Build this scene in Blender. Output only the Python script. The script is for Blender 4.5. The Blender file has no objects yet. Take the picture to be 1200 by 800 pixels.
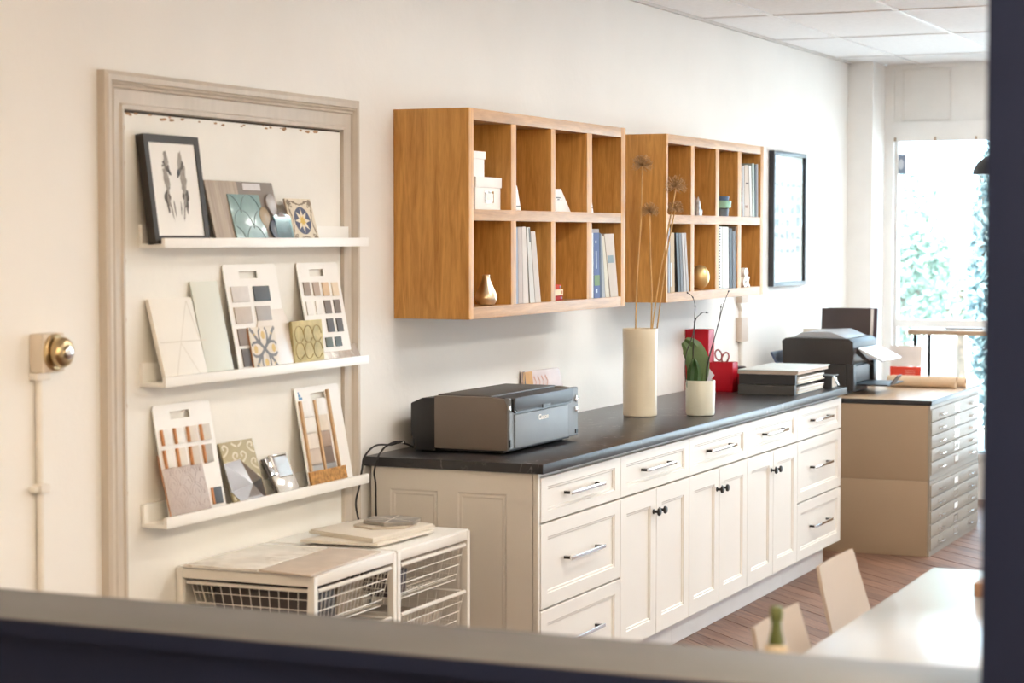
import bpy, bmesh, math, random
from mathutils import Vector, Matrix
random.seed(7)
S = bpy.context.scene
COL = S.collection
R = math.radians

# ------------------------------------------------------------------ camera
CAM = Vector((-6.535, -3.459, 1.689)); YAW = 1.155; PITCH = -0.0501; FPX = 2456.7
FW = Vector((math.cos(PITCH)*math.sin(YAW), math.cos(PITCH)*math.cos(YAW), math.sin(PITCH)))
RT = Vector((math.cos(YAW), -math.sin(YAW), 0)); UP = RT.cross(FW)
cd = bpy.data.cameras.new('camera'); cam = bpy.data.objects.new('camera', cd); COL.objects.link(cam)
cam.matrix_world = Matrix((( RT.x, UP.x, -FW.x, CAM.x), (RT.y, UP.y, -FW.y, CAM.y), (RT.z, UP.z, -FW.z, CAM.z), (0, 0, 0, 1)))
cd.sensor_width = 36; cd.lens = 36*FPX/1200; cd.clip_end = 200
cd.dof.use_dof = True; cd.dof.focus_distance = 8.3; cd.dof.aperture_fstop = 3.6
S.camera = cam

# ------------------------------------------------------------------ world and exposure
S.view_settings.view_transform = 'Standard'; S.view_settings.look = 'None'
S.view_settings.gamma = 1; S.view_settings.use_curve_mapping = False
S.view_settings.exposure = 0.0
W_ = bpy.data.worlds.new('sky'); S.world = W_; W_.use_nodes = True
bg = W_.node_tree.nodes['Background']
bg.inputs['Color'].default_value = (0.58, 0.80, 1.0, 1); bg.inputs['Strength'].default_value = 8.6
LAMP = 19.3                                             # radiance of the ceiling light diffusers
LAMP_COL = (1.0, 0.97, 0.90, 1); LAMP_WARM = (1.0, 0.79, 0.53, 1)
sd = bpy.data.lights.new('sun', 'SUN'); sd.energy = 26.0; sd.angle = .02; sd.color = (1, .97, .92)
sun = bpy.data.objects.new('sun', sd); COL.objects.link(sun); sun.rotation_euler = (R(12), R(-38), 0)   # over the roof, onto the street

# ------------------------------------------------------------------ pixel -> place
def ray(u, v): return FW + RT*((u-600)/FPX) - UP*((v-400)/FPX)
def on(axis, val, u, v):
    d = ray(u, v); i = 'xyz'.index(axis)
    return CAM + d*((val-CAM[i])/d[i])
def zoomer(ox, oy, s): return lambda x, y: (ox+x/s, oy+y/s)
Z1 = zoomer(120, 70, 3.478); Z2 = zoomer(140, 270, 4.0); Z3 = zoomer(140, 430, 4.0)

# ------------------------------------------------------------------ materials
MATS = {}
def _n(nt, t, **k):
    n = nt.nodes.new(t)
    for a, b in k.items(): setattr(n, a, b)
    return n
def mat(name, col, rough=.5, metal=0, var=.06, scale=8, bump=0, bscale=60, spec=.5, coat=0, emit=0, alpha=1, stretch=(1,1,1), trans=0):
    if name in MATS: return MATS[name]
    m = bpy.data.materials.new(name); m.use_nodes = True; nt = m.node_tree; b = nt.nodes['Principled BSDF']
    tc = _n(nt, 'ShaderNodeTexCoord'); mp = _n(nt, 'ShaderNodeMapping'); mp.inputs['Scale'].default_value = stretch
    nt.links.new(tc.outputs['Object'], mp.inputs['Vector'])
    no = _n(nt, 'ShaderNodeTexNoise'); no.inputs['Scale'].default_value = scale; no.inputs['Detail'].default_value = 5
    nt.links.new(mp.outputs['Vector'], no.inputs['Vector'])
    cr = _n(nt, 'ShaderNodeValToRGB')
    a = [max(0, c*(1-var)) for c in col[:3]]; d = [min(1, c*(1+var)) for c in col[:3]]
    cr.color_ramp.elements[0].position = .3; cr.color_ramp.elements[1].position = .7
    cr.color_ramp.elements[0].color = (*a, 1); cr.color_ramp.elements[1].color = (*d, 1)
    nt.links.new(no.outputs['Fac'], cr.inputs['Fac']); nt.links.new(cr.outputs['Color'], b.inputs['Base Color'])
    b.inputs['Roughness'].default_value = rough; b.inputs['Metallic'].default_value = metal
    b.inputs['Specular IOR Level'].default_value = spec; b.inputs['Coat Weight'].default_value = coat
    b.inputs['Transmission Weight'].default_value = trans
    if emit:
        b.inputs['Emission Strength'].default_value = emit; b.inputs['Emission Color'].default_value = (*col[:3], 1)
    if bump:
        n2 = _n(nt, 'ShaderNodeTexNoise'); n2.inputs['Scale'].default_value = bscale; n2.inputs['Detail'].default_value = 6
        nt.links.new(mp.outputs['Vector'], n2.inputs['Vector'])
        bp = _n(nt, 'ShaderNodeBump'); bp.inputs['Strength'].default_value = bump; bp.inputs['Distance'].default_value = .004
        nt.links.new(n2.outputs['Fac'], bp.inputs['Height']); nt.links.new(bp.outputs['Normal'], b.inputs['Normal'])
    MATS[name] = m; return m
def wood(name, c0, c1, stretch, scale=4.0, rough=.45, bump=.08, rand=0.0, coat=0):
    if name in MATS: return MATS[name]
    m = bpy.data.materials.new(name); m.use_nodes = True; nt = m.node_tree; b = nt.nodes['Principled BSDF']
    tc = _n(nt, 'ShaderNodeTexCoord'); mp = _n(nt, 'ShaderNodeMapping'); mp.inputs['Scale'].default_value = stretch
    oi = _n(nt, 'ShaderNodeObjectInfo'); ad = _n(nt, 'ShaderNodeVectorMath', operation='MULTIPLY_ADD')
    nt.links.new(oi.outputs['Random'], ad.inputs[0]); ad.inputs[1].default_value = (7, 13, 5)
    nt.links.new(tc.outputs['Object'], ad.inputs[2]); nt.links.new(ad.outputs['Vector'], mp.inputs['Vector'])
    n1 = _n(nt, 'ShaderNodeTexNoise'); n1.inputs['Scale'].default_value = scale; n1.inputs['Detail'].default_value = 8; n1.inputs['Distortion'].default_value = 1.2
    n2 = _n(nt, 'ShaderNodeTexNoise'); n2.inputs['Scale'].default_value = scale*7; n2.inputs['Detail'].default_value = 4
    nt.links.new(mp.outputs['Vector'], n1.inputs['Vector']); nt.links.new(mp.outputs['Vector'], n2.inputs['Vector'])
    mx = _n(nt, 'ShaderNodeMath', operation='MULTIPLY_ADD'); mx.inputs[1].default_value = .35
    nt.links.new(n2.outputs['Fac'], mx.inputs[0]); nt.links.new(n1.outputs['Fac'], mx.inputs[2])
    cr = _n(nt, 'ShaderNodeValToRGB'); cr.color_ramp.elements[0].position = .42; cr.color_ramp.elements[1].position = .85
    cr.color_ramp.elements[0].color = (*c0, 1); cr.color_ramp.elements[1].color = (*c1, 1)
    nt.links.new(mx.outputs[0], cr.inputs['Fac'])
    out = cr.outputs['Color']
    if rand:
        hs = _n(nt, 'ShaderNodeHueSaturation'); mr = _n(nt, 'ShaderNodeMapRange')
        mr.inputs['To Min'].default_value = 1-rand; mr.inputs['To Max'].default_value = 1+rand
        nt.links.new(oi.outputs['Random'], mr.inputs['Value']); nt.links.new(mr.outputs['Result'], hs.inputs['Value'])
        nt.links.new(out, hs.inputs['Color']); out = hs.outputs['Color']
    nt.links.new(out, b.inputs['Base Color']); b.inputs['Roughness'].default_value = rough; b.inputs['Coat Weight'].default_value = coat
    bp = _n(nt, 'ShaderNodeBump'); bp.inputs['Strength'].default_value = bump; bp.inputs['Distance'].default_value = .002
    nt.links.new(n2.outputs['Fac'], bp.inputs['Height']); nt.links.new(bp.outputs['Normal'], b.inputs['Normal'])
    MATS[name] = m; return m
def veined(name, base, vein, scale=3.0, rough=.3, thin=.02, spec=.5):
    if name in MATS: return MATS[name]
    m = mat(name, base, rough, var=.12, scale=scale*3, spec=spec); nt = m.node_tree; b = nt.nodes['Principled BSDF']
    tc = _n(nt, 'ShaderNodeTexCoord'); no = _n(nt, 'ShaderNodeTexNoise'); no.inputs['Scale'].default_value = scale; no.inputs['Detail'].default_value = 7; no.inputs['Distortion'].default_value = 1.5
    nt.links.new(tc.outputs['Object'], no.inputs['Vector'])
    su = _n(nt, 'ShaderNodeMath', operation='SUBTRACT'); su.inputs[1].default_value = .5; nt.links.new(no.outputs['Fac'], su.inputs[0])
    ab = _n(nt, 'ShaderNodeMath', operation='ABSOLUTE'); nt.links.new(su.outputs[0], ab.inputs[0])
    cr = _n(nt, 'ShaderNodeValToRGB'); cr.color_ramp.elements[0].color = (1, 1, 1, 1); cr.color_ramp.elements[1].color = (0, 0, 0, 1); cr.color_ramp.elements[1].position = thin
    nt.links.new(ab.outputs[0], cr.inputs['Fac'])
    n3 = _n(nt, 'ShaderNodeTexNoise'); n3.inputs['Scale'].default_value = scale*.9; nt.links.new(tc.outputs['Object'], n3.inputs['Vector'])
    c3 = _n(nt, 'ShaderNodeValToRGB'); c3.color_ramp.elements[0].position = .5; c3.color_ramp.elements[1].position = .68; nt.links.new(n3.outputs['Fac'], c3.inputs['Fac'])
    mu = _n(nt, 'ShaderNodeMath', operation='MULTIPLY'); nt.links.new(cr.outputs['Color'], mu.inputs[0]); nt.links.new(c3.outputs['Color'], mu.inputs[1])
    mx = _n(nt, 'ShaderNodeMix', data_type='RGBA'); src = b.inputs['Base Color'].links[0].from_socket
    nt.links.new(mu.outputs[0], mx.inputs['Factor']); nt.links.new(src, mx.inputs[6]); mx.inputs[7].default_value = (*vein, 1)
    nt.links.new(mx.outputs[2], b.inputs['Base Color']); return m
def glassy(name, tint, refl=.08, rough=.02, graze=.7):
    if name in MATS: return MATS[name]
    m = bpy.data.materials.new(name); m.use_nodes = True; nt = m.node_tree; nt.nodes.remove(nt.nodes['Principled BSDF'])
    tr = _n(nt, 'ShaderNodeBsdfTransparent'); tr.inputs['Color'].default_value = (*tint, 1)
    gl = _n(nt, 'ShaderNodeBsdfGlossy'); gl.inputs['Roughness'].default_value = rough
    lw = _n(nt, 'ShaderNodeLayerWeight'); lw.inputs['Blend'].default_value = .25
    mr = _n(nt, 'ShaderNodeMapRange'); mr.inputs['To Min'].default_value = refl; mr.inputs['To Max'].default_value = graze
    nt.links.new(lw.outputs['Fresnel'], mr.inputs['Value'])
    mx = _n(nt, 'ShaderNodeMixShader'); nt.links.new(mr.outputs['Result'], mx.inputs['Fac']); nt.links.new(tr.outputs[0], mx.inputs[1]); nt.links.new(gl.outputs[0], mx.inputs[2])
    nt.links.new(mx.outputs[0], nt.nodes['Material Output'].inputs['Surface']); MATS[name] = m; return m

WALL = mat('wall_paint', (.84, .825, .80), .75, var=.02, scale=2.5, bump=.25, bscale=35)
TRIM = mat('trim_paint', (.56, .50, .43), .5, var=.05, scale=5, bump=.15, bscale=40, stretch=(6, 6, 1))
PANEL = mat('infill_panel_paint', (.82, .80, .75), .6, var=.03, scale=4, bump=.25, bscale=25)
WHITE = mat('white_lacquer', (.86, .85, .82), .4, var=.01)
CREAM = mat('cream_cabinet_paint', (.72, .68, .625), .38, var=.015, scale=4)
CREAM2 = mat('toe_kick_paint', (.72, .70, .69), .45, var=.02)
STONE = veined('black_soapstone', (.022, .021, .024), (.32, .30, .29), 5.0, .30, .012)
CHROME = mat('polished_chrome', (.75, .74, .73), .12, 1, var=.01)
BLACKM = mat('black_metal', (.02, .018, .017), .35, .3, var=.05)
OAK_V = wood('oak_vertical', (.40, .175, .035), (.64, .33, .085), (9, 9, .8))
OAK_H = wood('oak_horizontal', (.36, .19, .075), (.54, .305, .135), (.8, 9, 9))
OAK_IN = wood('oak_back', (.34, .145, .03), (.54, .265, .07), (9, 9, 1.0))
FLOORW = wood('floor_oak', (.10, .045, .027), (.225, .118, .076), (.9, 12, 12), 3.5, .48, .15, .22, 0)
NAVY = mat('navy_paint', (.005, .0085, .026), .7, var=.05, spec=.15)
CAPGREY = mat('grey_cap_paint', (.105, .106, .112), .5, var=.04)
BEIGE = mat('beige_metal', (.32, .225, .145), .45, .0, var=.04, scale=3)
BEIGE_F = mat('beige_drawer_metal', (.27, .225, .175), .5, 0, var=.03)
BLK = mat('black_plastic', (.016, .015, .016), .4, var=.05)
PRN_S = mat('grey_brown_plastic', (.18, .145, .12), .45, var=.03)
PRN_F = mat('silver_blue_plastic', (.19, .205, .225), .5, 0, var=.03)
PRN_T = mat('dark_grey_plastic', (.085, .078, .075), .45, var=.05)
PAPER = mat('white_paper', (.85, .84, .82), .8, var=.02)
CREAMP = mat('cream_paper', (.78, .71, .62), .8, var=.03)
GOLD = mat('gold_metal', (.78, .62, .36), .28, 1, var=.05)
BRASS = mat('aged_brass', (.55, .42, .24), .3, 1, var=.1)
RED = mat('red_gloss_plastic', (.46, .006, .018), .35, var=.03, spec=.25)
CERAM = mat('cream_ceramic', (.70, .62, .47), .35, var=.05, scale=5, coat=.2)
POT = mat('sage_cream_ceramic', (.66, .65, .54), .3, var=.04, coat=.3)
LEAF = mat('orchid_leaf', (.10, .165, .06), .3, var=.25, scale=12)
TWIG = mat('dark_twig', (.035, .028, .025), .6, var=.2)
STRAW = mat('dried_stem', (.55, .33, .11), .6, var=.15, scale=20)
KRAFT = mat('kraft_paper', (.64, .48, .33), .7, var=.05)
TERRA = mat('terracotta_edge', (.50, .23, .10), .8, var=.15, scale=30)
GLASS = glassy('window_glass', (.97, .99, .99), .03)

# ------------------------------------------------------------------ mesh helpers
WM = {}
class MB:
    def __init__(s): s.v = []; s.f = []; s.m = []
    def add(s, vs, fs, mi=0):
        o = len(s.v); s.v += [Vector(p) for p in vs]; s.f += [tuple(i+o for i in f) for f in fs]; s.m += [mi]*len(fs); return s
    def box(s, x0, x1, y0, y1, z0, z1, mi=0):
        return s.add([(x, y, z) for z in (z0, z1) for y in (y0, y1) for x in (x0, x1)],
                     [(0,2,3,1), (4,5,7,6), (0,1,5,4), (2,6,7,3), (0,4,6,2), (1,3,7,5)], mi)
    def prism(s, poly, vec, mi=0):
        n = len(poly); vec = Vector(vec); p = [Vector(q) for q in poly]
        return s.add(p+[q+vec for q in p], [tuple(range(n)), tuple(range(2*n-1, n-1, -1))]+[(i, i+n, (i+1) % n+n, (i+1) % n) for i in range(n)], mi)
    def face(s, poly, mi=0): return s.add(poly, [tuple(range(len(poly)))], mi)
    def loft(s, loops, mi=0, cap=True, closed=True):
        n = len(loops[0]); vs = [p for l in loops for p in l]; fs = []
        for k in range(len(loops)-1):
            for i in range(n if closed else n-1):
                j = (i+1) % n; fs.append((k*n+i, k*n+j, (k+1)*n+j, (k+1)*n+i))
        if cap: fs += [tuple(range(n-1, -1, -1)), tuple((len(loops)-1)*n+i for i in range(n))]
        return s.add(vs, fs, mi)
    def lathe(s, c, prof, n=32, mi=0, cap=True):
        c = Vector(c)
        return s.loft([[c+Vector((r*math.cos(2*math.pi*i/n), r*math.sin(2*math.pi*i/n), z)) for i in range(n)] for r, z in prof], mi, cap)
    def tube(s, pts, r, n=6, mi=0):
        pts = [Vector(p) for p in pts]; loops = []; rs = r if isinstance(r, (list, tuple)) else [r]*len(pts)
        ref = None
        for k, p in enumerate(pts):
            t = (pts[min(k+1, len(pts)-1)]-pts[max(k-1, 0)]).normalized()
            if ref is None: ref = Vector((0, 0, 1)) if abs(t.z) < .9 else Vector((1, 0, 0))
            a = (ref-t*ref.dot(t)).normalized(); ref = a; b = t.cross(a)
            loops.append([p+(a*math.cos(2*math.pi*i/n)+b*math.sin(2*math.pi*i/n))*rs[k] for i in range(n)])
        return s.loft(loops, mi)
    def ribbon(s, pts, w, nrm, mi=0):
        pts = [Vector(p) for p in pts]; nrm = Vector(nrm); L = []
        for k, p in enumerate(pts):
            t = (pts[min(k+1, len(pts)-1)]-pts[max(k-1, 0)]).normalized(); a = nrm.cross(t).normalized()*w/2
            L.append((p+a, p-a))
        for k in range(len(pts)-1): s.face([L[k][0], L[k][1], L[k+1][1], L[k+1][0]], mi)
        return s
    def rings(s, w, h, rings, mi=0, org=(0, 0, 0)):
        """panel in the XZ plane: nested rectangles (inset_x, inset_z, y), first one the back"""
        o = Vector(org); loops = [[o+Vector(q) for q in ((ix, y, iz), (w-ix, y, iz), (w-ix, y, h-iz), (ix, y, h-iz))] for ix, iz, y in rings]
        return s.loft(loops, mi)
    def build(s, name, mats, parent=None, local=False, smooth=False, bevel=0, kind=None, label=None, cat=None, group=None, origin=None):
        me = bpy.data.meshes.new(name); mats = mats if isinstance(mats, (list, tuple)) else [mats]
        vs = s.v
        loc = None
        if parent is not None and not local:
            inv = WM[parent].inverted(); vs = [inv @ v for v in vs]
        elif parent is None:
            if origin is None:
                lo = [min(v[i] for v in vs) for i in range(3)]; hi = [max(v[i] for v in vs) for i in range(3)]
                origin = ((lo[0]+hi[0])/2, (lo[1]+hi[1])/2, lo[2])
            loc = Vector(origin); vs = [v-loc for v in vs]
        me.from_pydata([tuple(v) for v in vs], [], s.f)
        for m in mats: me.materials.append(m)
        for p, mi in zip(me.polygons, s.m): p.material_index = mi
        bm = bmesh.new(); bm.from_mesh(me)
        bmesh.ops.recalc_face_normals(bm, faces=bm.faces)
        if bevel:
            es = [e for e in bm.edges if len(e.link_faces) == 2 and e.calc_face_angle(0) > .6]
            bmesh.ops.bevel(bm, geom=es, offset=bevel, segments=2, affect='EDGES', profile=.6, clamp_overlap=True)
        bm.to_mesh(me); bm.free()
        if smooth or bevel:
            me.polygons.foreach_set('use_smooth', [True]*len(me.polygons)); me.set_sharp_from_angle(angle=R(38))
        o = bpy.data.objects.new(name, me); COL.objects.link(o)
        if parent is not None: o.parent = parent; WM[o] = WM[parent]
        else: o.location = loc; WM[o] = Matrix.Translation(loc)
        tag(o, label, cat, group, kind); return o
def tag(o, label=None, cat=None, group=None, kind=None):
    for k, v in (('label', label), ('category', cat), ('group', group), ('kind', kind)):
        if v: o[k] = v
    return o
def thing(name, label, cat, loc=(0, 0, 0), group=None, matrix=None):
    o = bpy.data.objects.new(name, None); COL.objects.link(o); o.empty_display_size = .05
    m = matrix if matrix is not None else Matrix.Translation(Vector(loc))
    o.matrix_world = m; WM[o] = m; return tag(o, label, cat, group)
def inst(src, name, parent, loc, rot=None):
    """another object on the same mesh, placed at loc in its parent's frame"""
    o = bpy.data.objects.new(name, src if isinstance(src, bpy.types.Mesh) else src.data); COL.objects.link(o); o.parent = parent
    o.location = loc
    if rot: o.rotation_euler = rot
    WM[o] = WM[parent] @ Matrix.LocRotScale(Vector(loc), o.rotation_euler, None); return o
def text_mesh(body, size, extrude=.0, offset=0):
    cu = bpy.data.curves.new('t', 'FONT'); cu.body = body; cu.size = size; cu.extrude = extrude; cu.offset = offset; cu.align_x = 'CENTER'; cu.align_y = 'CENTER'
    o = bpy.data.objects.new('t', cu); COL.objects.link(o); bpy.context.view_layer.update()
    me = bpy.data.meshes.new_from_object(o.evaluated_get(bpy.context.evaluated_depsgraph_get()))
    bpy.data.objects.remove(o); return me
def arc(c, r, a0, a1, n, ex, ez):
    return [Vector(c)+Vector(ex)*(r*math.cos(R(a0+(a1-a0)*i/n)))+Vector(ez)*(r*math.sin(R(a0+(a1-a0)*i/n))) for i in range(n+1)]
def bez(p, n=14):
    """smooth curve through points (Catmull-Rom)"""
    p = [Vector(q) for q in p]; out = []
    for k in range(len(p)-1):
        a, b, c, d = p[max(k-1, 0)], p[k], p[k+1], p[min(k+2, len(p)-1)]
        for i in range(n):
            t = i/n; out.append(.5*((2*b)+(c-a)*t+(2*a-5*b+4*c-d)*t*t+(3*b-a-3*c+d)*t**3))
    return out+[p[-1]]

# ================================================================== STRUCTURE
XW = 6.95; YR = -5.6; XL = -8.6; ZC = 2.794
floor = MB().box(XL, XW+.2, YR, .2, -.12, -.012).build('floor', mat('subfloor', (.10, .06, .04), .8), kind='structure', origin=(0, 0, 0))
# diagonal floor boards (the ones in the picture as parts, the rest joined)
ca = math.sqrt(.5); BWD = .088; e1 = Vector((ca, ca, 0)); e2 = Vector((ca, -ca, 0))
def clip(poly, x0, x1, y0, y1):
    for ax, val, sg in ((0, x0, 1), (0, x1, -1), (1, y0, 1), (1, y1, -1)):
        out = []
        for i in range(len(poly)):
            a, b = poly[i-1], poly[i]; da, db = sg*(a[ax]-val), sg*(b[ax]-val)
            if (da < 0) != (db < 0): out.append(a+(b-a)*(da/(da-db)))
            if db >= 0: out.append(b)
        poly = out
        if len(poly) < 3: return []
    return poly
rest = MB(); nb = 0
k = -80
while k < 140:
    t = -12+random.uniform(0, 2.2)
    while t < 8:
        L = random.choice((1.5, 1.8, 2.1, 2.4)); o2 = k*BWD; g = .0014
        q = [e1*a+e2*b for a, b in ((t+g, o2+g), (t+L-g, o2+g), (t+L-g, o2+BWD-g), (t+g, o2+BWD-g))]
        t += L
        p = clip(q, XL, XW-.002, YR, -.002)
        if not p: continue
        c = sum(p, Vector())/len(p); dz = random.uniform(-.0008, .0008)
        hid = c.x < -.1 or c.y < -2.5 or c.y > -.15
        p3 = [Vector((v.x, v.y, dz)) for v in p]
        if not hid and nb < 298:
            nb += 1; M = Matrix.Translation(c) @ Matrix.Rotation(R(45), 4, 'Z'); mb = MB(); inv = M.inverted()
            mb.prism([inv @ v for v in p3], (0, 0, -.012))
            b = mb.build('floor_board', FLOORW, floor, local=True, bevel=0); b.matrix_local = M
        else: rest.prism(p3, (0, 0, -.012))
    k += 1
rest.build('floor_boards', wood('floor_oak_far', (.10, .045, .027), (.225, .118, .076), (4, 4, 4), 3.5, .48, .15), floor, kind='stuff')

wb = MB().box(XL, XW+.2, 0, .2, -.1, ZC+.1).build('wall_back', WALL, kind='structure')
MB().box(XL, XW+.2, YR-.2, YR, -.1, ZC+.1).build('wall_right', WALL, kind='structure')
MB().box(XL-.2, XL, YR, 0, -.1, ZC+.1).build('wall_left', WALL, kind='structure')
ceil = MB().box(XL, XW+.2, YR, 0, ZC+.03, ZC+.12).build('ceiling', mat('ceiling_slab', (.7, .7, .7), .9), kind='structure', origin=(0, 0, 0))
TILE = mat('ceiling_tile_fibre', (.90, .90, .905), .9, var=.03, scale=30, bump=.3, bscale=200)
GY = [0, -.375]+[-.375-.635*i for i in range(1, 9)]; GY = [y for y in GY if y > YR]+[YR]
GX = [3.67+1.28*i for i in range(-12, 3)]; GX = [XL]+[x for x in GX if XL < x < XW]+[XW]
lamp_cells = {(i, j) for i in range(len(GX)-1) for j in range(len(GY)-1) if abs(GY[j]+1.645) < .01 and any(abs(GX[i]-a) < .02 for a in (4.95, 2.39, -.17))}
lamp_cells |= {(i, j) for i in range(len(GX)-1) for j in range(len(GY)-1) if abs(GY[j]+3.55) < .01 and any(abs(GX[i]-a) < .02 for a in (4.95, 2.39, -.17, -2.73, -5.29, -7.85))}
tmesh = {}
for i in range(len(GX)-1):
    for j in range(len(GY)-1):
        if (i, j) in lamp_cells: continue
        w, d = GX[i+1]-GX[i], GY[j]-GY[j+1]; key = (round(w, 3), round(d, 3))
        if key not in tmesh:
            o = MB().rings(w-.02, d-.02, [(0, 0, .02), (0, 0, .004), (.012, .012, 0)]).build('ceiling_tile', TILE, ceil, local=True)
            tmesh[key] = o.data; o.data.transform(Matrix.Rotation(R(90), 4, 'X') @ Matrix.Identity(4)); o.data.transform(Matrix.Diagonal((1, 1, -1, 1)).inverted() if False else Matrix.Identity(4))
            # rings lie in XZ facing -y; after +90deg about X they face -z with depth along +y->+z
            o.location = (GX[i]+.01, GY[j]-.01-0*d, ZC+.002); o.data.transform(Matrix.Translation((0, 0, 0)))
            ys = [v.co.y for v in o.data.vertices]; zs = [v.co.z for v in o.data.vertices]
            o.data.transform(Matrix.Translation((0, -max(ys), -min(zs))))
        else: inst(tmesh[key], 'ceiling_tile', ceil, (GX[i]+.01, GY[j]-.01, ZC+.002))
GRID = mat('grid_enamel', (.86, .86, .86), .4)
for x in GX[1:-1]: MB().box(x-.012, x+.012, YR, 0, ZC-.004, ZC+.012).build('grid_bar', GRID, ceil)
for y in GY[1:-1]: MB().box(XL, XW, y-.012, y+.012, ZC-.003, ZC+.013).build('grid_bar', GRID, ceil)
MB().box(XL, XW, -.02, -.0005, ZC-.012, ZC+.002).build('edge_angle', mat('edge_angle_enamel', (.62, .60, .57), .5), ceil)
# ceiling lights
def diffuser(name, col, power):
    m = bpy.data.materials.new(name); m.use_nodes = True; e = m.node_tree.nodes['Principled BSDF']
    e.inputs['Emission Color'].default_value = col; e.inputs['Emission Strength'].default_value = power; e.inputs['Base Color'].default_value = (.8, .8, .8, 1); return m
EM = diffuser('lamp_diffuser', LAMP_COL, LAMP); EMW = diffuser('warm_lamp_diffuser', LAMP_WARM, LAMP*5.2)
for (i, j) in sorted(lamp_cells):
    x0, x1, y1, y0 = GX[i]+.013, GX[i+1]-.013, GY[j]-.013, GY[j+1]+.013
    t = thing('ceiling_light', ('recessed ceiling light panel of the main room, glowing neutral white' if x0 > -3 else 'recessed ceiling light panel on the near side of the navy partition, warm glow'), 'ceiling light', ((x0+x1)/2, (y0+y1)/2, ZC), 'recessed ceiling lights' if x0 > -3 else 'warm ceiling lights')
    MB().box(x0, x1, y0, y0+.03, ZC-.002, ZC+.025).box(x0, x1, y1-.03, y1, ZC-.002, ZC+.025).box(x0, x0+.03, y0+.03, y1-.03, ZC-.002, ZC+.025).box(x1-.03, x1, y0+.03, y1-.03, ZC-.002, ZC+.025).build('frame', GRID, t)
    MB().box(x0+.03, x1-.03, y0+.03, y1-.03, ZC+.004, ZC+.02).build('diffuser', EM if x0 > -3 else EMW, t)

# window wall: pier in the corner, transom panels, wide shop window
WW = mat('window_wall_paint', (.86, .855, .84), .6, var=.02)
MB().box(6.6, XW+.2, -.16, -.0005, 0, ZC).build('wall_pier', WW, kind='structure')
MB().box(XW, XW+.2, YR, -.16, 2.33, ZC+.03).box(XW, XW+.2, YR, -.16, 0, .30).box(XW, XW+.2, YR, YR+.4, .3, 2.33).build('wall_window', WW, kind='structure', origin=(XW, -2.5, 0))
win = MB().box(XW-.03, XW, -.218, -.16, .30, ZC).box(XW+.02, XW+.1, -.235, -.16, .3, 2.33).build('window_1', WW, kind='structure', origin=(XW, -.2, .3))
PB = mat('transom_panel_paint', (.80, .785, .76), .6, var=.02)
MB().box(XW-.05, XW, YR, -.218, 2.30, 2.425).build('header_beam', WW, win, bevel=.004)
MB().box(XW-.03, XW, YR, -.218, 2.77, ZC).build('top_rail', WW, win)
ys = [-.253-.345*i for i in range(15)]
for a, b in zip(ys[:-1], ys[1:]):
    MB().rings(a-b-.03, .335, [(0, 0, .02), (0, 0, 0), (.012, .012, .006)]).build('transom_panel', PB, win, local=True)
    p = win.children[-1]; p.rotation_euler = (0, 0, R(-90)); p.location = Vector((XW-.012, a-.015, 2.43))-WM[win].translation
    MB().box(XW-.026, XW, b-.015+.0, b+.015, 2.425, 2.77).build('transom_stile', WW, win)
for i in range(3): MB().box(XW-.075, XW-.05, -.24-.26*i, -.232-.26*i, 2.30, 2.325).build('bracket', BEIGE, win)
MB().box(XW+.02, XW+.09, YR+.4, -.235, 1.10, 1.15).build('mullion', WW, win)
for y in (-1.55, -2.9, -4.2): MB().box(XW+.02, XW+.09, y-.03, y+.03, .30, 2.33).build('mullion', WW, win)
MB().box(XW-.05, XW+.12, YR+.4, -.16, .27, .30).build('window_sill', WW, win)
yy = [-.235, -1.52, -1.58, -2.87, -2.93, -4.17, -4.23, YR+.4]
for a, b in zip(yy[::2], yy[1::2]):
    for z0, z1 in ((.3, 1.10), (1.15, 2.33)): MB().box(XW+.05, XW+.056, b, a, z0, z1).build('pane', GLASS, win)

# old doorway: casing and the panel that fills it
tr = MB().box(-1.59, -.07, -.004, -.0005, .0, 2.157).build('trim_1', TRIM, kind='structure', origin=(-.83, 0, 0))
def casing(name, prof, ax, a0, a1, base):
    """prof: list of (across, out); swept along x or z with mitred ends by explicit lists"""
    mb = MB(); l0 = []; l1 = []
    for c, o in prof:
        if ax == 'z0': l0.append((-1.59+c, -o, 0)); l1.append((-1.59+c, -o, 2.157-c))
        elif ax == 'z1': l0.append((-.07-c, -o, 0)); l1.append((-.07-c, -o, 2.157-c))
        else: l0.append((-1.59+c, -o, 2.157-c)); l1.append((-.07-c, -o, 2.157-c))
    return mb.loft([l0, l1]).build(name, TRIM, tr)
PR = [(0, .004), (0, .026), (.012, .032), (.026, .032), (.03, .026), (.034, .030), (.04, .022), (.046, .026), (.05, .018), (.088, .016), (.092, .022), (.104, .020), (.108, .004)]
for nm, ax in (('jamb_casing', 'z0'), ('jamb_casing', 'z1'), ('head_casing', 'h')): casing(nm, PR, ax, 0, 0, 0)
pan = MB().box(-1.480, -.18, -.009, -.0045, .0, 2.043).build('wall_panel', PANEL, kind='structure')
MB().box(-1.48, -.18, -.006, -.0045, 2.0445, 2.049).build('gap_strip', mat('dark_gap', (.03, .02, .015), .9), tr)
pp = MB(); rnd = random.Random(3)
for i in range(26):
    x = rnd.uniform(-1.47, -.2); r = rnd.uniform(.004, .014); z = 2.043-rnd.uniform(0, .012)
    pp.face([(x+r*1.6*math.cos(a)*rnd.uniform(.5, 1), -.0094, z+r*.5*math.sin(a)*rnd.uniform(.5, 1)) for a in [R(60*k) for k in range(6)]])
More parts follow.
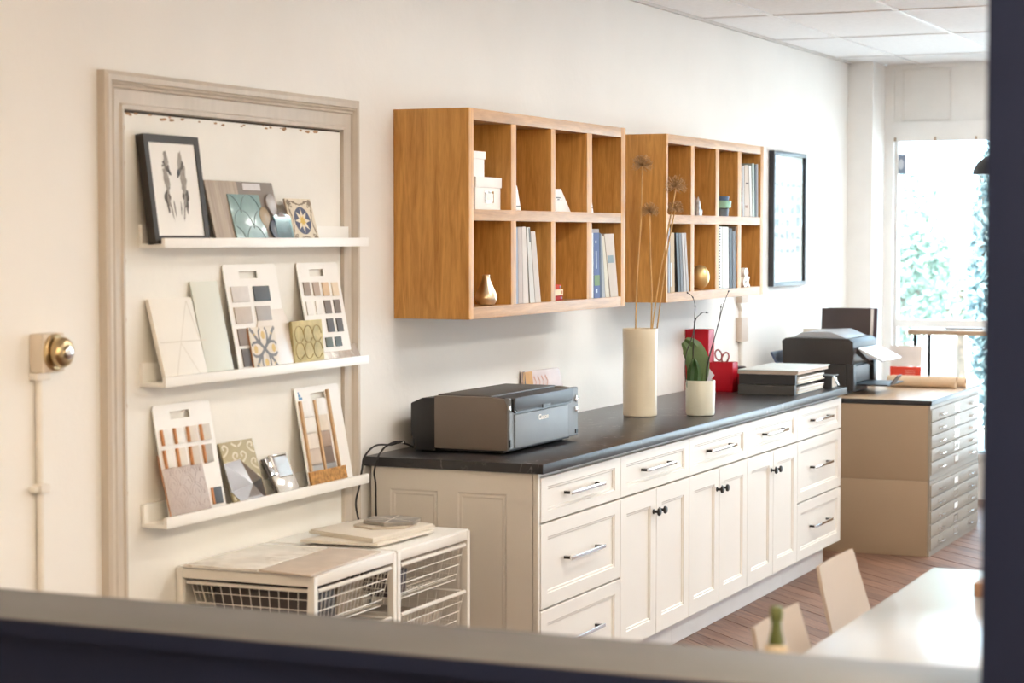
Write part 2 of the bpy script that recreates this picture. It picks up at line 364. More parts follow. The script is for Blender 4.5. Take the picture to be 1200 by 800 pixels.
for z in (1.9, 1.62, 1.45, 1.2, .95, 2.0):
    r = .006; pp.face([(-1.474+r*math.cos(R(60*k)), -.0094, z+r*rnd.uniform(1, 3)*math.sin(R(60*k))) for k in range(6)])
pp.build('peeled_paint', mat('peeled_brown', (.42, .25, .14), .9, var=.3, scale=80), pan)
MB().lathe((0, 0, 0), [(.009, 0), (.009, .0004)], 12).build('scuff', mat('scuff_grey', (.6, .57, .53), .9), pan, local=True).matrix_local = WM[pan].inverted() @ Matrix.Translation((-.98, -.0092, 1.815)) @ Matrix.Rotation(R(90), 4, 'X')

# partition the photograph looks over: low navy wall, grey cap, navy post
part = MB().box(-3.435, -3.215, YR, -.0005, 0, .965).build('wall_partition', NAVY, kind='structure', origin=(-3.32, -2.5, 0))
MB().box(-3.455, -3.20, YR, -.0005, .965, 1.0).build('trim_2', [CAPGREY], kind='structure', bevel=.004)
MB().box(-3.4555, -3.453, YR, -.0005, .966, .9965).build('cap_edge', NAVY, part)
MB().box(-3.455, -3.20, -3.12, -2.853, 1.0, ZC).build('wall_post', NAVY, kind='structure', bevel=.004)

# outside
PAVE = mat('pavement', (.74, .73, .70), .9, var=.05, scale=2)
MB().box(XW+.2, 60, -25, 30, -.35, -.15).build('ground', PAVE, kind='structure', origin=(20, 0, -.15))
FENCE = mat('white_fence_paint', (.80, .80, .80), .6, var=.02)
ft = thing('fence', 'white vertical board fence outside the shop window', 'fence', (18, 1, -.15))
for i in range(26):
    y = -3+.32*i; MB().box(18, 18.03, y+.004, y+.316, -.15, .95).build('fence_board', FENCE, ft)
for z in (.1, .75): MB().box(18.03, 18.07, -3, 5.32, z, z+.08).build('fence_rail', FENCE, ft)
def tree(x, y, zc, rx, ry, rz, n, label, lm, seed, base=-.15):
    t = thing('tree', label, 'tree', (x, y, base), 'trees outside the window'); rn = random.Random(seed)
    mb = MB()
    for i in range(n):
        while True:
            p = Vector((rn.uniform(-1, 1), rn.uniform(-1, 1), rn.uniform(-1, 1)))
            if .15 < p.length < 1: break
        q = Vector((x+p.x*rx, y+p.y*ry, zc+p.z*rz)); s_ = rn.uniform(.018, .045)
        a = Vector((rn.uniform(-1, 1), rn.uniform(-1, 1), rn.uniform(-1, 1))).normalized(); b = a.orthogonal().normalized()
        mb.face([q-a*s_*1.6, q+b*s_*.6, q+a*s_*1.6, q-b*s_*.6])
    mb.build('foliage', lm, t, kind='stuff')
    bk = MB(); bk.tube([(x, y, base), (x+.04, y+.03, zc*.5), (x, y, zc)], [.07, .05, .02])
    for i in range(6):
        a = rn.uniform(0, 6.28); bk.tube([(x, y, zc*.45+.12*i), (x+math.cos(a)*rx*.4, y+math.sin(a)*ry*.4, zc*.6+.2*i), (x+math.cos(a)*rx*.7, y+math.sin(a)*ry*.7, zc*.8+.25*i)], [.03, .02, .008], 5)
    bk.build('trunk', mat('bark', (.16, .12, .09), .9, var=.2), t)
LF1 = mat('leaf_pale', (.23, .31, .25), .6, var=.4, scale=3); LF2 = mat('leaf_blue_green', (.15, .21, .205), .6, var=.4, scale=3)
tree(13.5, 1.25, 1.45, 1.0, .42, .85, 4200, 'pale green leafy tree outside, beside the window frame', LF1, 1)
tree(11.0, -.10, 1.3, .5, .20, 1.3, 3600, 'dark blue-green tree outside, behind the navy post', LF2, 2)
tree(16.0, 1.2, 1.1, .8, .9, .40, 2600, 'low bushy shrub tree outside in front of the white fence', LF1, 4)

tree(15.5, -2.6, 1.8, .9, .8, 1.3, 2600, 'broad pale tree outside, seen past the high desk', LF1, 6)
tree(17.0, -5.2, 2.0, 1.0, 1.0, 1.5, 2600, 'large blue-green tree outside at the far end of the fence', LF2, 7)

# ================================================================== BASE CABINETS
CT = .914; UND = .880; FY = -.664; BY = FY+.022
seams = [.034, .807, 1.597, 2.390, 3.189, 3.990]
labels = ['cream three-drawer base cabinet with panelled end, under the grey printer',
          'cream two-door base cabinet right beside the three drawers under the printer',
          'cream two-door base cabinet between the two other two-door cabinets',
          'cream two-door base cabinet beside the three drawers next to the flat file',
          'cream three-drawer base cabinet beside the tan flat file']
handle_mesh = knob_mesh = None
def front(name, x0, x1, z0, z1, fx, fz, parent, label=None):
    g = .0018; w, h = x1-x0-2*g, z1-z0-2*g
    o = MB().rings(w, h, [(0, 0, .020), (0, 0, .002), (.0015, .0015, 0), (fx-.012, fz-.012, 0), (fx-.009, fz-.009, .004), (fx-.003, fz-.003, .004), (fx, fz, .0085), (fx+.008, fz+.008, .0085)],
                   org=(x0+g, FY, z0+g)).build(name, CREAM, parent)
    o.data.polygons.foreach_set('use_smooth', [False]*len(o.data.polygons)); return o
def add_handle(dr, x, z, cab):
    global handle_mesh
    if handle_mesh is None:
        mb = MB().box(-.165, .165, -.036, -.028, -.006, .006).box(-.155, -.143, -.028, 0, -.006, .006).box(.143, .155, -.028, 0, -.006, .006)
        mb.m[6:] = [1]*12; o = mb.build('handle', [CHROME, BLACKM], dr, local=True, bevel=.0012); handle_mesh = o.data; WM[o] = WM[dr]  # chrome posts: their dark reflection is put into the colour as black metal
        o.location = Vector((x, FY+.0085, z))-WM[cab].translation
    else: inst(handle_mesh, 'handle', dr, Vector((x, FY+.0085, z))-WM[cab].translation)
def add_knob(dr, x, z, cab):
    global knob_mesh
    if knob_mesh is None:
        mb = MB().lathe((0, 0, 0), [(.010, 0), (.010, .003), (.0055, .005), (.0055, .018), (.015, .021), (.016, .027), (.012, .031), (.002, .032)], 16)
        o = mb.build('knob', BLACKM, dr, local=True, smooth=True); knob_mesh = o.data; knob_mesh.transform(Matrix.Rotation(R(90), 4, 'X'))
        o.location = Vector((x, FY, z))-WM[cab].translation
    else: inst(knob_mesh, 'knob', dr, Vector((x, FY, z))-WM[cab].translation)
for c in range(5):
    x0, x1 = seams[c], seams[c+1]; t = thing('base_cabinet', labels[c], 'cabinet', ((x0+x1)/2, -.35, 0))
    g = .0005
    MB().box(x0+g, x1-g, BY, -.022, .118, UND-.0005).build('body', CREAM, t)
    MB().box(x0+g+(.02 if c == 0 else 0), x1-g-(.06 if c == 4 else 0), -.589, -.57, 0.001, .118).build('toe_kick', CREAM2, t)
    if c in (0, 4):
        for z0, z1, fz in ((.705, .863, .046), (.405, .702, .06), (.122, .402, .06)):
            d = front('drawer', x0+.006 if c == 0 else x0, x1, z0, z1, .07, fz, t); add_handle(d, (x0+x1)/2, (z0+z1)/2+.004, t)
    else:
        d = front('drawer', x0, x1, .705, .863, .07, .046, t); add_handle(d, (x0+x1)/2, .788, t)
        xm = (x0+x1)/2
        for a, b, kx in ((x0, xm, xm-.035), (xm, x1, xm+.035)):
            d = front('door', a, b, .122, .702, .075, .075, t); add_knob(d, kx, .612, t)
    if c == 0:   # panelled end facing away from the wall units
        e_ = MB(); X = x0
        ex = MB().rings(.62, .758, [(0, 0, .012), (0, 0, 0)]) ; 
        ep = MB()
        def ring_end(y0, y1, z0, z1):
            for (i0, d0), (i1, d1) in zip([(0, .0), (.006, .004), (.014, .004)], [(.006, .004), (.014, .004), (.02, .007)]):
                a = [(X-.012+d0, y0-i0, z0+i0), (X-.012+d0, y1+i0, z0+i0), (X-.012+d0, y1+i0, z1-i0), (X-.012+d0, y0-i0, z1-i0)]
                b = [(X-.012+d1, y0-i1, z0+i1), (X-.012+d1, y1+i1, z0+i1), (X-.012+d1, y1+i1, z1-i1), (X-.012+d1, y0-i1, z1-i1)]
                ep.loft([a, b], cap=False)
            ep.face(b)
        P = [(-.093, -.280), (-.356, -.543)]; zt, zb = .802, .20
        ring_end(P[0][0], P[0][1], zb, zt); ring_end(P[1][0], P[1][1], zb, zt)
        for ya, yb, za, zb_ in ((-.020, -.093, .119, .8795), (-.280, -.356, .119, .8795), (-.543, -.640, .119, .8795), (-.093, -.280, zt, .8795), (-.356, -.543, zt, .8795), (-.093, -.280, .119, zb), (-.356, -.543, .119, zb)):
            ep.face([(X-.012, ya, za), (X-.012, yb, za), (X-.012, yb, zb_), (X-.012, ya, zb_)])
        ep.box(X-.0118, X, -.640, -.639, .119, .8795).box(X-.0118, X, -.021, -.020, .119, .8795).box(X-.0118, X, -.639, -.021, .119, .120)
        ep.build('end_panel', CREAM, t)
        MB().box(X-.012, X+.004, -.6615, -.6425, .119, .8795).build('corner_stile', CREAM, t, bevel=.002)
ct = MB().box(0, 4.012, -.689, -.0008, UND, CT).build('worktop', STONE, bevel=.003, label='long black stone worktop with pale veins on the cream cabinets', cat='worktop')

# ================================================================== CUBBY WALL UNITS
def cubby(x0, x1, cells, label, zs=(1.392, 1.435, 1.746, 1.786, 2.105, 2.146)):
    t = thing('cubby_shelf', label, 'shelf', ((x0+x1)/2, -.15, zs[0])); D = -.301; B = -.0008
    for a, b in ((x0, cells[0][0]), (cells[-1][1], x1)): MB().box(a, b, D, B, zs[0], zs[5]).build('side_panel', OAK_V, t, bevel=.0015)
    a, b = cells[0][0], cells[-1][1]
    MB().box(a, b, D+.0002, B, zs[4], zs[5]-.0002).build('top_panel', OAK_H, t, bevel=.001)
    MB().box(a, b, D+.0002, B, zs[0]+.0002, zs[1]).build('bottom_panel', OAK_H, t, bevel=.001)
    MB().box(a, b, -.012, B, zs[1], zs[4]).build('back_panel', OAK_IN, t)
    MB().box(a, b, D+.0005, -.012, zs[2], zs[3]).build('middle_shelf', OAK_H, t, bevel=.001)
    for (p, q), (r_, s_) in zip(cells[:-1], cells[1:]):
        MB().box(q, r_, D+.0001, -.012, zs[1], zs[2]).build('divider', OAK_V, t, bevel=.001)
        MB().box(q, r_, D+.0001, -.012, zs[3], zs[4]).build('divider', OAK_V, t, bevel=.001)
    return t
C1 = [(.278, .609), (.657, .994), (1.037, 1.369), (1.425, 1.758)]
C2 = [(2.345, 2.66), (2.709, 3.022), (3.074, 3.368), (3.424, 3.745)]
cubby(.238, 1.808, C1, 'oak eight-cubby wall shelf beside the old door frame')
cubby(2.322, 3.798, C2, 'oak eight-cubby wall shelf beside the tall black picture frame')

# ------------------------------------------------------------------ books by their spine outline in the picture
def book(q, yf, depth, col, label, cat='book', group=None, zoom=None, spiral=False, tagcol=None, zflat=None, name='book', lines=0):
    """q = bottom-left, bottom-right, top-right, top-left (pixels) of the spine standing in plane y = yf"""
    pts = [on('y', yf, *(zoom(*p) if zoom else p)) for p in q]
    cells = [c for c in C1+C2 if c[0]-.06 < sum(p.x for p in pts)/4 < c[1]+.12]
    cell = min(C1+C2, key=lambda c: abs((c[0]+c[1])/2-sum(p.x for p in pts)/4))
    for p in pts: p.x = min(max(p.x, cell[0]+.0015), cell[1]-.0015)
    if zflat is not None:
        dz = zflat-min(pts[0].z, pts[1].z); pts[0].z = zflat; pts[1].z = zflat+.0004
    c = (pts[0]+pts[1])/2; t = thing(name, label, cat, (c.x, yf+depth/2, pts[0].z), group)
    bl, br, tr_, tl = pts
    L = lambda s, u: bl.lerp(br, s).lerp(tl.lerp(tr_, s), u)
    w = (br-bl).length; k = min(.25, .0025/w) if w > 0 else .1
    col = [c*(.42+.4*c) for c in col]; cover = mat('cover_%.3f_%.3f_%.3f' % tuple(col), col, .55, var=.05)
    mb = MB(); dv = Vector((0, depth, 0))
    mb.prism([L(0, 0), L(k, 0), L(k, 1), L(0, 1)], dv).prism([L(1-k, 0), L(1, 0), L(1, 1), L(1-k, 1)], dv)
    mb.prism([L(k, 0), L(1-k, 0), L(1-k, 1), L(k, 1)], (0, .003, 0))
    mb.build('cover', cover, t)
    MB().prism([p+Vector((0, .003, 0)) for p in (L(k, .012), L(1-k, .012), L(1-k, .985), L(k, .985))], (0, depth-.008, 0)).build('pages', PAPER, t)
    if tagcol:
        for (s0, s1, u0, u1, cc) in tagcol:
            MB().prism([p-Vector((0, .0008, 0)) for p in (L(s0, u0), L(s1, u0), L(s1, u1), L(s0, u1))], (0, .0007, 0)).build('spine_label', mat('cover_%.2f_%.2f_%.2f' % tuple(cc), cc, .55), t)
    if spiral:
        sp = MB()
        for i in range(22):
            p = L(.25, .03+.94*i/21); sp.box(p.x-.006, p.x+.006, p.y-.006, p.y+.002, p.z-.002, p.z+.002)
        sp.build('spiral_binding', BLACKM, t)
    return t
ZA = zoomer(540, 245, 6.15); ZB = zoomer(640, 250, 6.15); ZD = zoomer(770, 250, 7.27); ZE = zoomer(770, 150, 7.27)
zb1, zb2 = 1.4355, 1.7865
G = 'magazines in the oak cubby shelf beside the door frame'
book([(398, 690), (414, 690), (410, 130), (398, 130)], -.296, .23, (.42, .45, .52), 'grey-blue magazine at the cubby divider, beside wide pink-cream magazines', group=G, zoom=ZA, zflat=zb1)
book([(416, 690), (448, 687), (440, 128), (412, 130)], -.296, .23, (.62, .52, .46), 'wide pinkish-beige magazine among the pale magazines in the cubby', group=G, zoom=ZA, zflat=zb1)
book([(450, 687), (490, 686), (468, 126), (442, 126)], -.296, .23, (.74, .67, .61), 'thick cream magazine in the middle of the pale magazine row', group=G, zoom=ZA, zflat=zb1)
book([(500, 683), (535, 681), (498, 130), (474, 130)], -.296, .23, (.70, .67, .62), 'pale magazine with a dark top corner in the pale row', group=G, zoom=ZA, zflat=zb1, tagcol=[(.55, .95, .8, .99, (.10, .09, .08))])
book([(538, 680), (578, 677), (536, 160), (504, 160)], -.296, .23, (.70, .62, .55), 'shorter beige magazine leaning at the open end of the pale row', group=G, zoom=ZA, zflat=zb1)
G = 'books in the cubby with the blue spine'
book([(322, 618), (342, 617), (340, 140), (322, 140)], -.296, .23, (.80, .80, .80), 'white spine book beside the royal blue book', group=G, zoom=ZB, zflat=zb1)
book([(346, 615), (388, 613), (382, 138), (340, 140)], -.296, .23, (.035, .085, .33), 'royal blue book with green spine band and white lettering', group=G, zoom=ZB, zflat=zb1,
     tagcol=[(.08, .97, .19, .35, (.10, .17, .03)), (.35, .5, .45, .72, (.5, .55, .7)), (.3, .55, .08, .14, (.5, .55, .7)), (.3, .5, .84, .88, (.5, .55, .7))])
book([(389, 613), (400, 612), (394, 142), (384, 140)], -.296, .23, (.015, .03, .12), 'thin dark navy book beside the royal blue book', group=G, zoom=ZB, zflat=zb1)
t_ = thing('book', 'taupe book lying flat on top of the royal blue book', 'book', (1.50, -.19, 1.6965), G)
MB().box(1.437, 1.520, -.294, -.10, 1.6975, 1.7000).box(1.437, 1.520, -.294, -.10, 1.7170, 1.7195).box(1.437, 1.520, -.294, -.291, 1.7, 1.717).build('cover', mat('cover_taupe', (.30, .24, .22), .55), t_)
MB().box(1.440, 1.517, -.291, -.103, 1.7002, 1.7168).build('pages', PAPER, t_)
book([(402, 611), (426, 610), (402, 150), (395, 150)], -.296, .23, (.45, .46, .48), 'thin grey booklet between the blue and cream books', group=G, zoom=ZB, zflat=zb1)
book([(429, 609), (458, 608), (418, 165), (403, 165)], -.296, .23, (.74, .68, .55), 'leaning pale cream booklet beside the cream book with a grey band', group=G, zoom=ZB, zflat=zb1)
book([(466, 607), (520, 604), (486, 145), (420, 148)], -.296, .23, (.70, .61, .52), 'leaning cream book with a grey-blue square on its spine', group=G, zoom=ZB, zflat=zb1, tagcol=[(.1, .75, .54, .66, (.16, .21, .22))])
G = 'books in the lower cubby behind the dried flowers'
book([(98, 690), (110, 690), (110, 120), (98, 120)], -.296, .23, (.50, .55, .62), 'pale blue-grey folder behind the dried flower stems', group=G, zoom=ZD, zflat=zb1)
book([(114, 690), (150, 688), (146, 165), (112, 165)], -.296, .23, (.60, .44, .22), 'tan folder beside the dark folders behind dried stems', group=G, zoom=ZD, zflat=zb1, tagcol=[(.0, .3, .1, .5, (.5, .5, .5))])
book([(180, 682), (200, 681), (182, 165), (160, 165)], -.296, .23, (.05, .05, .055), 'leaning black folder in the lower cubby', group=G, zoom=ZD, zflat=zb1)
book([(204, 680), (226, 679), (206, 168), (186, 168)], -.296, .23, (.16, .13, .12), 'leaning dark brown folder in the lower cubby', group=G, zoom=ZD, zflat=zb1)
book([(230, 678), (250, 677), (226, 166), (210, 166)], -.296, .23, (.60, .55, .52), 'leaning pinkish-grey folder in the lower cubby', group=G, zoom=ZD, zflat=zb1)
book([(254, 676), (274, 675), (246, 166), (230, 166)], -.296, .23, (.55, .50, .46), 'leaning beige-grey folder with a dark edge in lower cubby', group=G, zoom=ZD, zflat=zb1)
G = 'binders in the lower cubby beside the gold egg'
book([(514, 660), (556, 658), (556, 112), (514, 112)], -.296, .23, (.80, .78, .74), 'white wire-bound book beside the gold egg', group=G, zoom=ZD, zflat=zb1, spiral=True)
book([(560, 658), (612, 655), (608, 115), (560, 113)], -.296, .23, (.82, .82, .80), 'white binder with plain spine beside the wire-bound book', group=G, zoom=ZD, zflat=zb1)
book([(618, 652), (640, 650), (638, 128), (614, 128)], -.296, .23, (.06, .07, .09), 'slim charcoal binder beside the white binder', group=G, zoom=ZD, zflat=zb1)
book([(646, 648), (672, 646), (668, 150), (642, 150)], -.296, .23, (.17, .15, .16), 'slim grey-brown binder beside a patterned folder', group=G, zoom=ZD, zflat=zb1)
book([(676, 645), (698, 643), (696, 110), (670, 112)], -.296, .23, (.55, .48, .40), 'patterned beige and brown folder at the cubby divider', group=G, zoom=ZD, zflat=zb1, tagcol=[(.1, .4, .8, .9, (.2, .16, .12)), (.5, .9, .6, .7, (.2, .16, .12)), (.2, .5, .3, .4, (.2, .16, .12)), (.4, .9, .1, .2, (.2, .16, .12))])
G = 'binders in the upper cubby beside the picture frame'
book([(728, 752), (742, 752), (742, 320), (728, 320)], -.296, .23, (.60, .58, .58), 'thin grey-white folder in the upper corner cubby', group=G, zoom=ZE, zflat=zb2)
book([(744, 752), (790, 752), (778, 315), (746, 315)], -.296, .23, (.68, .56, .45), 'tan-cream binder with small dark spine marks', group=G, zoom=ZE, zflat=zb2, tagcol=[(.3, .9, .63, .66, (.03, .02, .02)), (.15, .6, .17, .22, (.25, .12, .06))])
book([(794, 752), (812, 752), (802, 320), (782, 320)], -.296, .23, (.75, .72, .68), 'pale cream binder beside the tan-cream one', group=G, zoom=ZE, zflat=zb2)
book([(815, 752), (832, 752), (828, 300), (812, 302)], -.296, .23, (.55, .62, .58), 'pale green-grey binder, tallest in the upper cubby', group=G, zoom=ZE, zflat=zb2)
book([(836, 752), (848, 752), (846, 310), (834, 310)], -.296, .23, (.03, .03, .03), 'thin black folder beside the pale green-grey binder', group=G, zoom=ZE, zflat=zb2)
book([(851, 752), (862, 752), (860, 306), (849, 306)], -.296, .23, (.42, .38, .36), 'thin warm grey folder at the end of the upper cubby', group=G, zoom=ZE, zflat=zb2)

# boxes, small things in the cubbies
def lid_box(x0, x1, y0, y1, z0, z1, lid, label, hold=False):
    t = thing('storage_box', label, 'box', ((x0+x1)/2, (y0+y1)/2, z0))
    MB().box(x0+.004, x1-.004, y0+.004, y1-.004, z0, z1-lid*.6).build('body', PAPER, t, bevel=.0015)
    MB().box(x0, x1, y0, y1, z1-lid, z1).build('lid', PAPER, t, bevel=.002)
    if hold:
        xm = (x0+x1)/2+.005; zm = (z0+z1-lid)/2+.005; h = t
        mb = MB().box(xm-.038, xm+.038, y0, y0+.004, zm-.02, zm+.022)
        mb.build('label_holder', CHROME, h, bevel=.001)
        MB().box(xm-.03, xm+.03, y0-.0008, y0+.001, zm-.014, zm+.014).build('label_card', PAPER, h)
lid_box(.36, .590, -.272, -.06, 1.7865, 1.905, .038, 'white lidded storage box with metal label holder in the cubby', True)
lid_box(.34, .468, -.262, -.09, 1.9055, 1.998, .028, 'small white lidded box on top of the larger white box')
def lathe_thing(name, c, prof, m, label, cat, n=32):
    return MB().lathe(c, prof, n).build(name, m, smooth=True, label=label, cat=cat)
lathe_thing('bud_vase', (.497, -.25, 1.4355), [(.018, 0), (.031, .003), (.039, .017), (.041, .030), (.037, .047), (.027, .068), (.018, .088), (.0135, .104), (.0145, .112), (.011, .112), (.010, .09)], mat('champagne_metal', (.72, .60, .44), .3, 1, var=.04), 'small teardrop bud vase of champagne metal in the cubby', 'vase')
eg = [(.001, .0), (.014, .002)]+[(.046*math.sin(R(a)), .060-.058*math.cos(R(a))) for a in range(30, 175, 10)]+[(.002, .118)]
lathe_thing('decorative_egg', (2.945, -.25, 1.4355), eg, mat('matte_gold', (.72, .54, .26), .38, .8, var=.04), 'matte gold egg ornament standing in the lower cubby', 'ornament')
# white angled stands (trapezoid cards)
def angled(pts, yf, depth, label, marks=None):
    P = [on('y', yf, *p) for p in pts]; z = zb2
    P[0].z = z; P[1].z = z
    t = thing('card_stand', label, 'card stand', ((P[0].x+P[1].x)/2, yf, z)); MB().prism(P, (0, depth, 0)).build('wedge', PAPER, t, bevel=.001)
    if marks:
        mk = MB()
        for (x0, y0, x1, y1) in marks:
            a = on('y', yf-.0006, x0, y0); b = on('y', yf-.0006, x1, y1); mk.box(a.x, b.x, yf-.0006, yf+.0005, b.z, a.z)
        mk.build('print_lines', BLACKM, t)
ZF = zoomer(640, 140, 6.15); ZG = zoomer(540, 130, 6.15)
angled([ZF(50, 662), ZF(178, 662), ZF(108, 500), ZF(50, 500)], -.25, .06, 'white wedge-shaped card stand with printed lines in the cubby', [(*ZF(70, 558), *ZF(104, 568)), (*ZF(82, 572), *ZF(96, 580)), (*ZF(72, 583), *ZF(118, 588))])
angled([ZG(395, 706), ZG(436, 706), ZG(406, 540), ZG(395, 530)], -.25, .05, 'white wedge card stand with dark foot peeking past the divider', [(*ZG(402, 682), *ZG(430, 690))])
angled([ZF(322, 658), ZF(342, 658), ZF(330, 590), ZF(322, 580)], -.25, .05, 'small speckled white wedge stand at the cubby divider', [(*ZF(326, 630), *ZF(336, 640))])
# red and cream small stack
for k, (z0, z1, c, lb, w) in enumerate(((1.4355, 1.4545, (.30, .012, .006), 'dark red small book at the bottom of the little stack', .0), (1.455, 1.478, (.76, .62, .44), 'cream small book in the middle of the little stack', .004), (1.4785, 1.498, (.50, .035, .008), 'orange-red small book on top of the little stack', -.016))):
    t = thing('small_book', lb, 'book', (1.15, -.2, z0), 'small stacked books'); x0, x1 = 1.06, 1.188+w
    MB().box(x0, x1, -.27, -.13, z0, z0+.002).box(x0, x1, -.27, -.13, z1-.002, z1).box(x0, x1, -.27, -.267, z0+.002, z1-.002).build('cover', mat('cover_%.2f_%.2f_%.2f' % c, c, .7, spec=.2), t)
    MB().box(x0+.003, x1-.003, -.267, -.133, z0+.002, z1-.002).build('pages', PAPER, t)
    MB().box(x1-.02, x1-.008, -.2708, -.27, z0+.005, z1-.005).build('spine_label', BLACKM if k != 1 else TERRA, t)
tc = on('y', -.262, 845.5, 245)
# stack of tins in upper cubby
for (z0, z1, r0, c, nm, lb) in ((1.7865, 1.826, .034, (.10, .13, .16), 'tin', 'dark slate round tin at the bottom of the tin stack'), (1.8265, 1.862, .046, (.28, .52, .40), 'tin', 'mint green round tin in the middle of the stack'), (1.8625, 1.884, .036, (.05, .10, .20), 'tin', 'navy blue round tin on top of the mint tin')):
    t = thing(nm, lb, 'tin', (tc.x, tc.y, z0), 'stacked round tins')
    MB().lathe((tc.x, tc.y, z0), [(r0-.002, 0), (r0, .002), (r0, (z1-z0)*.55)], 24).build('body', mat('tin_%.2f' % c[0], c, .35), t, smooth=True)
    MB().lathe((tc.x, tc.y, z0), [(r0+.0015, (z1-z0)*.55), (r0+.0015, z1-z0-.002), (r0-.002, z1-z0)], 24).build('lid', mat('tin_%.2f' % c[0], c, .35), t, smooth=True)
# crystal cluster
cry = MB(); rn = random.Random(5)
for i in range(9):
    x = on('y', -.275, 814.8, 240).x+.008*i+rn.uniform(-.004, .004); y = -.275+rn.uniform(-.008, .02); h = max(.02, .10-.011*i+rn.uniform(-.012, .012)); r_ = rn.uniform(.008, .013)
    dx = rn.uniform(-.012, .02)
    cry.loft([[(x+r_*math.cos(R(60*k)), y+r_*math.sin(R(60*k)), 1.7865) for k in range(6)], [(x+dx*.7+r_*.8*math.cos(R(60*k)), y+r_*.8*math.sin(R(60*k)), 1.7865+h*.75) for k in range(6)], [(x+dx+.001*math.cos(R(60*k)), y+.001*math.sin(R(60*k)), 1.7865+h) for k in range(6)]])
cry.build('crystal_cluster', mat('grey_crystal', (.45, .44, .45), .15, var=.4, scale=40), label='small grey crystal cluster in the upper cubby', cat='ornament')
# ampersand
me = text_mesh('&', .135, .012, .002); me.transform(Matrix.Rotation(R(90), 4, 'X'))
zmin = min(v.co.z for v in me.vertices); me.materials.append(WHITE)
amp = bpy.data.objects.new('ampersand_ornament', me); COL.objects.link(amp); amp.location = (on('y', -.282, 872.3, 330).x, -.282, 1.4356-zmin); amp.scale = (1.25, 1, 1)
tag(amp, 'white ampersand ornament standing in the corner cubby', 'ornament')

# ================================================================== PICTURE LEDGES
LED = [(1.655, 1.684), (1.252, 1.281), (.840, .872)]
lab = ['white picture ledge with the black-framed print and teal tile', 'white picture ledge with white tiles and two swatch boards, in the middle', 'lowest white picture ledge, with the cork block and pink scallop tile']
for (z0, z1), lb in zip(LED, lab):
    t = thing('picture_ledge', lb, 'ledge', (-.77, -.05, z0)); a, b = -1.405, -.145
    MB().box(a, b, -.088, -.0095, z0, z0+.012).build('base_board', WHITE, t, bevel=.001)
    MB().box(a, b, -.100, -.088, z0, z1).build('front_lip', WHITE, t, bevel=.001)
    MB().box(a, b, -.022, -.0095, z0+.012, z0+.068).build('back_board', WHITE, t, bevel=.001)

class Lean:
    """a flat sample leaning on the ledge, located from one upright edge and the opposite top corner"""
    def __init__(s, name, label, cat, bot, top, other, yb, zbase, t, zoom, group=None, wall=-.0235):
        bot, top, other = zoom(*bot), zoom(*top), zoom(*other); s.zoom = zoom
        y_at = yb; yt = yb
        for _ in range(12):
            x0 = on('y', y_at, *bot).x
            lo, hi = -.2, .2
            f = lambda y: on('y', y, *top).x-x0
            for _ in range(50):
                m = (lo+hi)/2
                if (f(lo) < 0) == (f(m) < 0): lo = m
                else: hi = m
            yt = max(min(lo, -.0095-t-.002), yb+.004); zt = on('y', yt, *top).z
            zb_ = on('y', y_at, *bot).z; fr = (zb_-zbase)/max(zt-zbase, 1e-3); y_at = yb+(yt-yb)*max(0, min(1, fr))
        x0 = on('y', yt, *top).x; x1 = on('y', yt, *other).x; zt = (on('y', yt, *top).z+on('y', yt, *other).z)/2
        s.x0, s.x1 = min(x0, x1), max(x0, x1); s.w = s.x1-s.x0; s.t = t
        ez = Vector((0, yt-yb, zt-zbase)); s.h = ez.length; ez.normalize(); ex = Vector((1, 0, 0)); ey = ez.cross(ex)
        org = Vector((s.x0, yb, zbase+.0006)); s.n = ey; s.org = org
        s.M = Matrix(((ex.x, ey.x, ez.x, org.x), (ex.y, ey.y, ez.y, org.y), (ex.z, ey.z, ez.z, org.z), (0, 0, 0, 1)))
        s.T = thing(name, label, cat, group=group, matrix=s.M)
    def loc(s, x, y):
        d = ray(*s.zoom(x, y)); k = (s.org-CAM).dot(s.n)/d.dot(s.n); q = s.M.inverted() @ (CAM+d*k); return q.x, q.z
    def plate(s, m, name='tile_body', bevel=.001, edge=None):
        if edge is None: return MB().box(0, s.w, 0, s.t, 0, s.h).build(name, m, s.T, local=True, bevel=bevel)
        MB().box(0, s.w, .0026, s.t, 0, s.h).build('clay_back', edge, s.T, local=True)
        return MB().box(0, s.w, 0, .0025, 0, s.h).build('glazed_face', m, s.T, local=True, bevel=.0006)
    def swatch(s, x0, y0, x1, y1, m, t=.004, name='swatch', edge=None):
        a = s.loc(x0, y0); b = s.loc(x1, y1)
        o = MB().box(min(a[0], b[0]), max(a[0], b[0]), -t, -.0002, min(a[1], b[1]), max(a[1], b[1])).build(name, m, s.T, local=True, bevel=.0005)
        if edge:
            xa = min(a[0], b[0]); MB().box(xa-edge[1], xa, -t, -.0002, min(a[1], b[1]), max(a[1], b[1])).build('swatch_edge', edge[0], s.T, local=True)
        return o
def board(s, m, hole=True, hx=(.28, .62), hz=(.046, .045), r=.012):
    """swatch board with rounded top corners and a slot handle"""
    w, h, t = s.w, s.h, s.t; z1 = h-hz[1]*.5; z0 = h-hz[0]; xa, xb = hx[0]*w, hx[1]*w
    mb = MB(); nn = 5
    # body below slot, strips beside and above it
    mb.box(0, w, 0, t, 0, z0).box(0, xa, 0, t, z0, z1).box(xb, w, 0, t, z0, z1)
    top = [(0, 0, z1), (w, 0, z1)]+[(w-r+r*math.cos(R(a)), 0, h-r+r*math.sin(R(a))) for a in (0, 30, 60, 90)]+[(r+r*math.cos(R(a)), 0, h-r+r*math.sin(R(a))) for a in (90, 120, 150, 180)]
    mb.prism(top, (0, t, 0)); return mb.build('board', m, s.T, local=True)
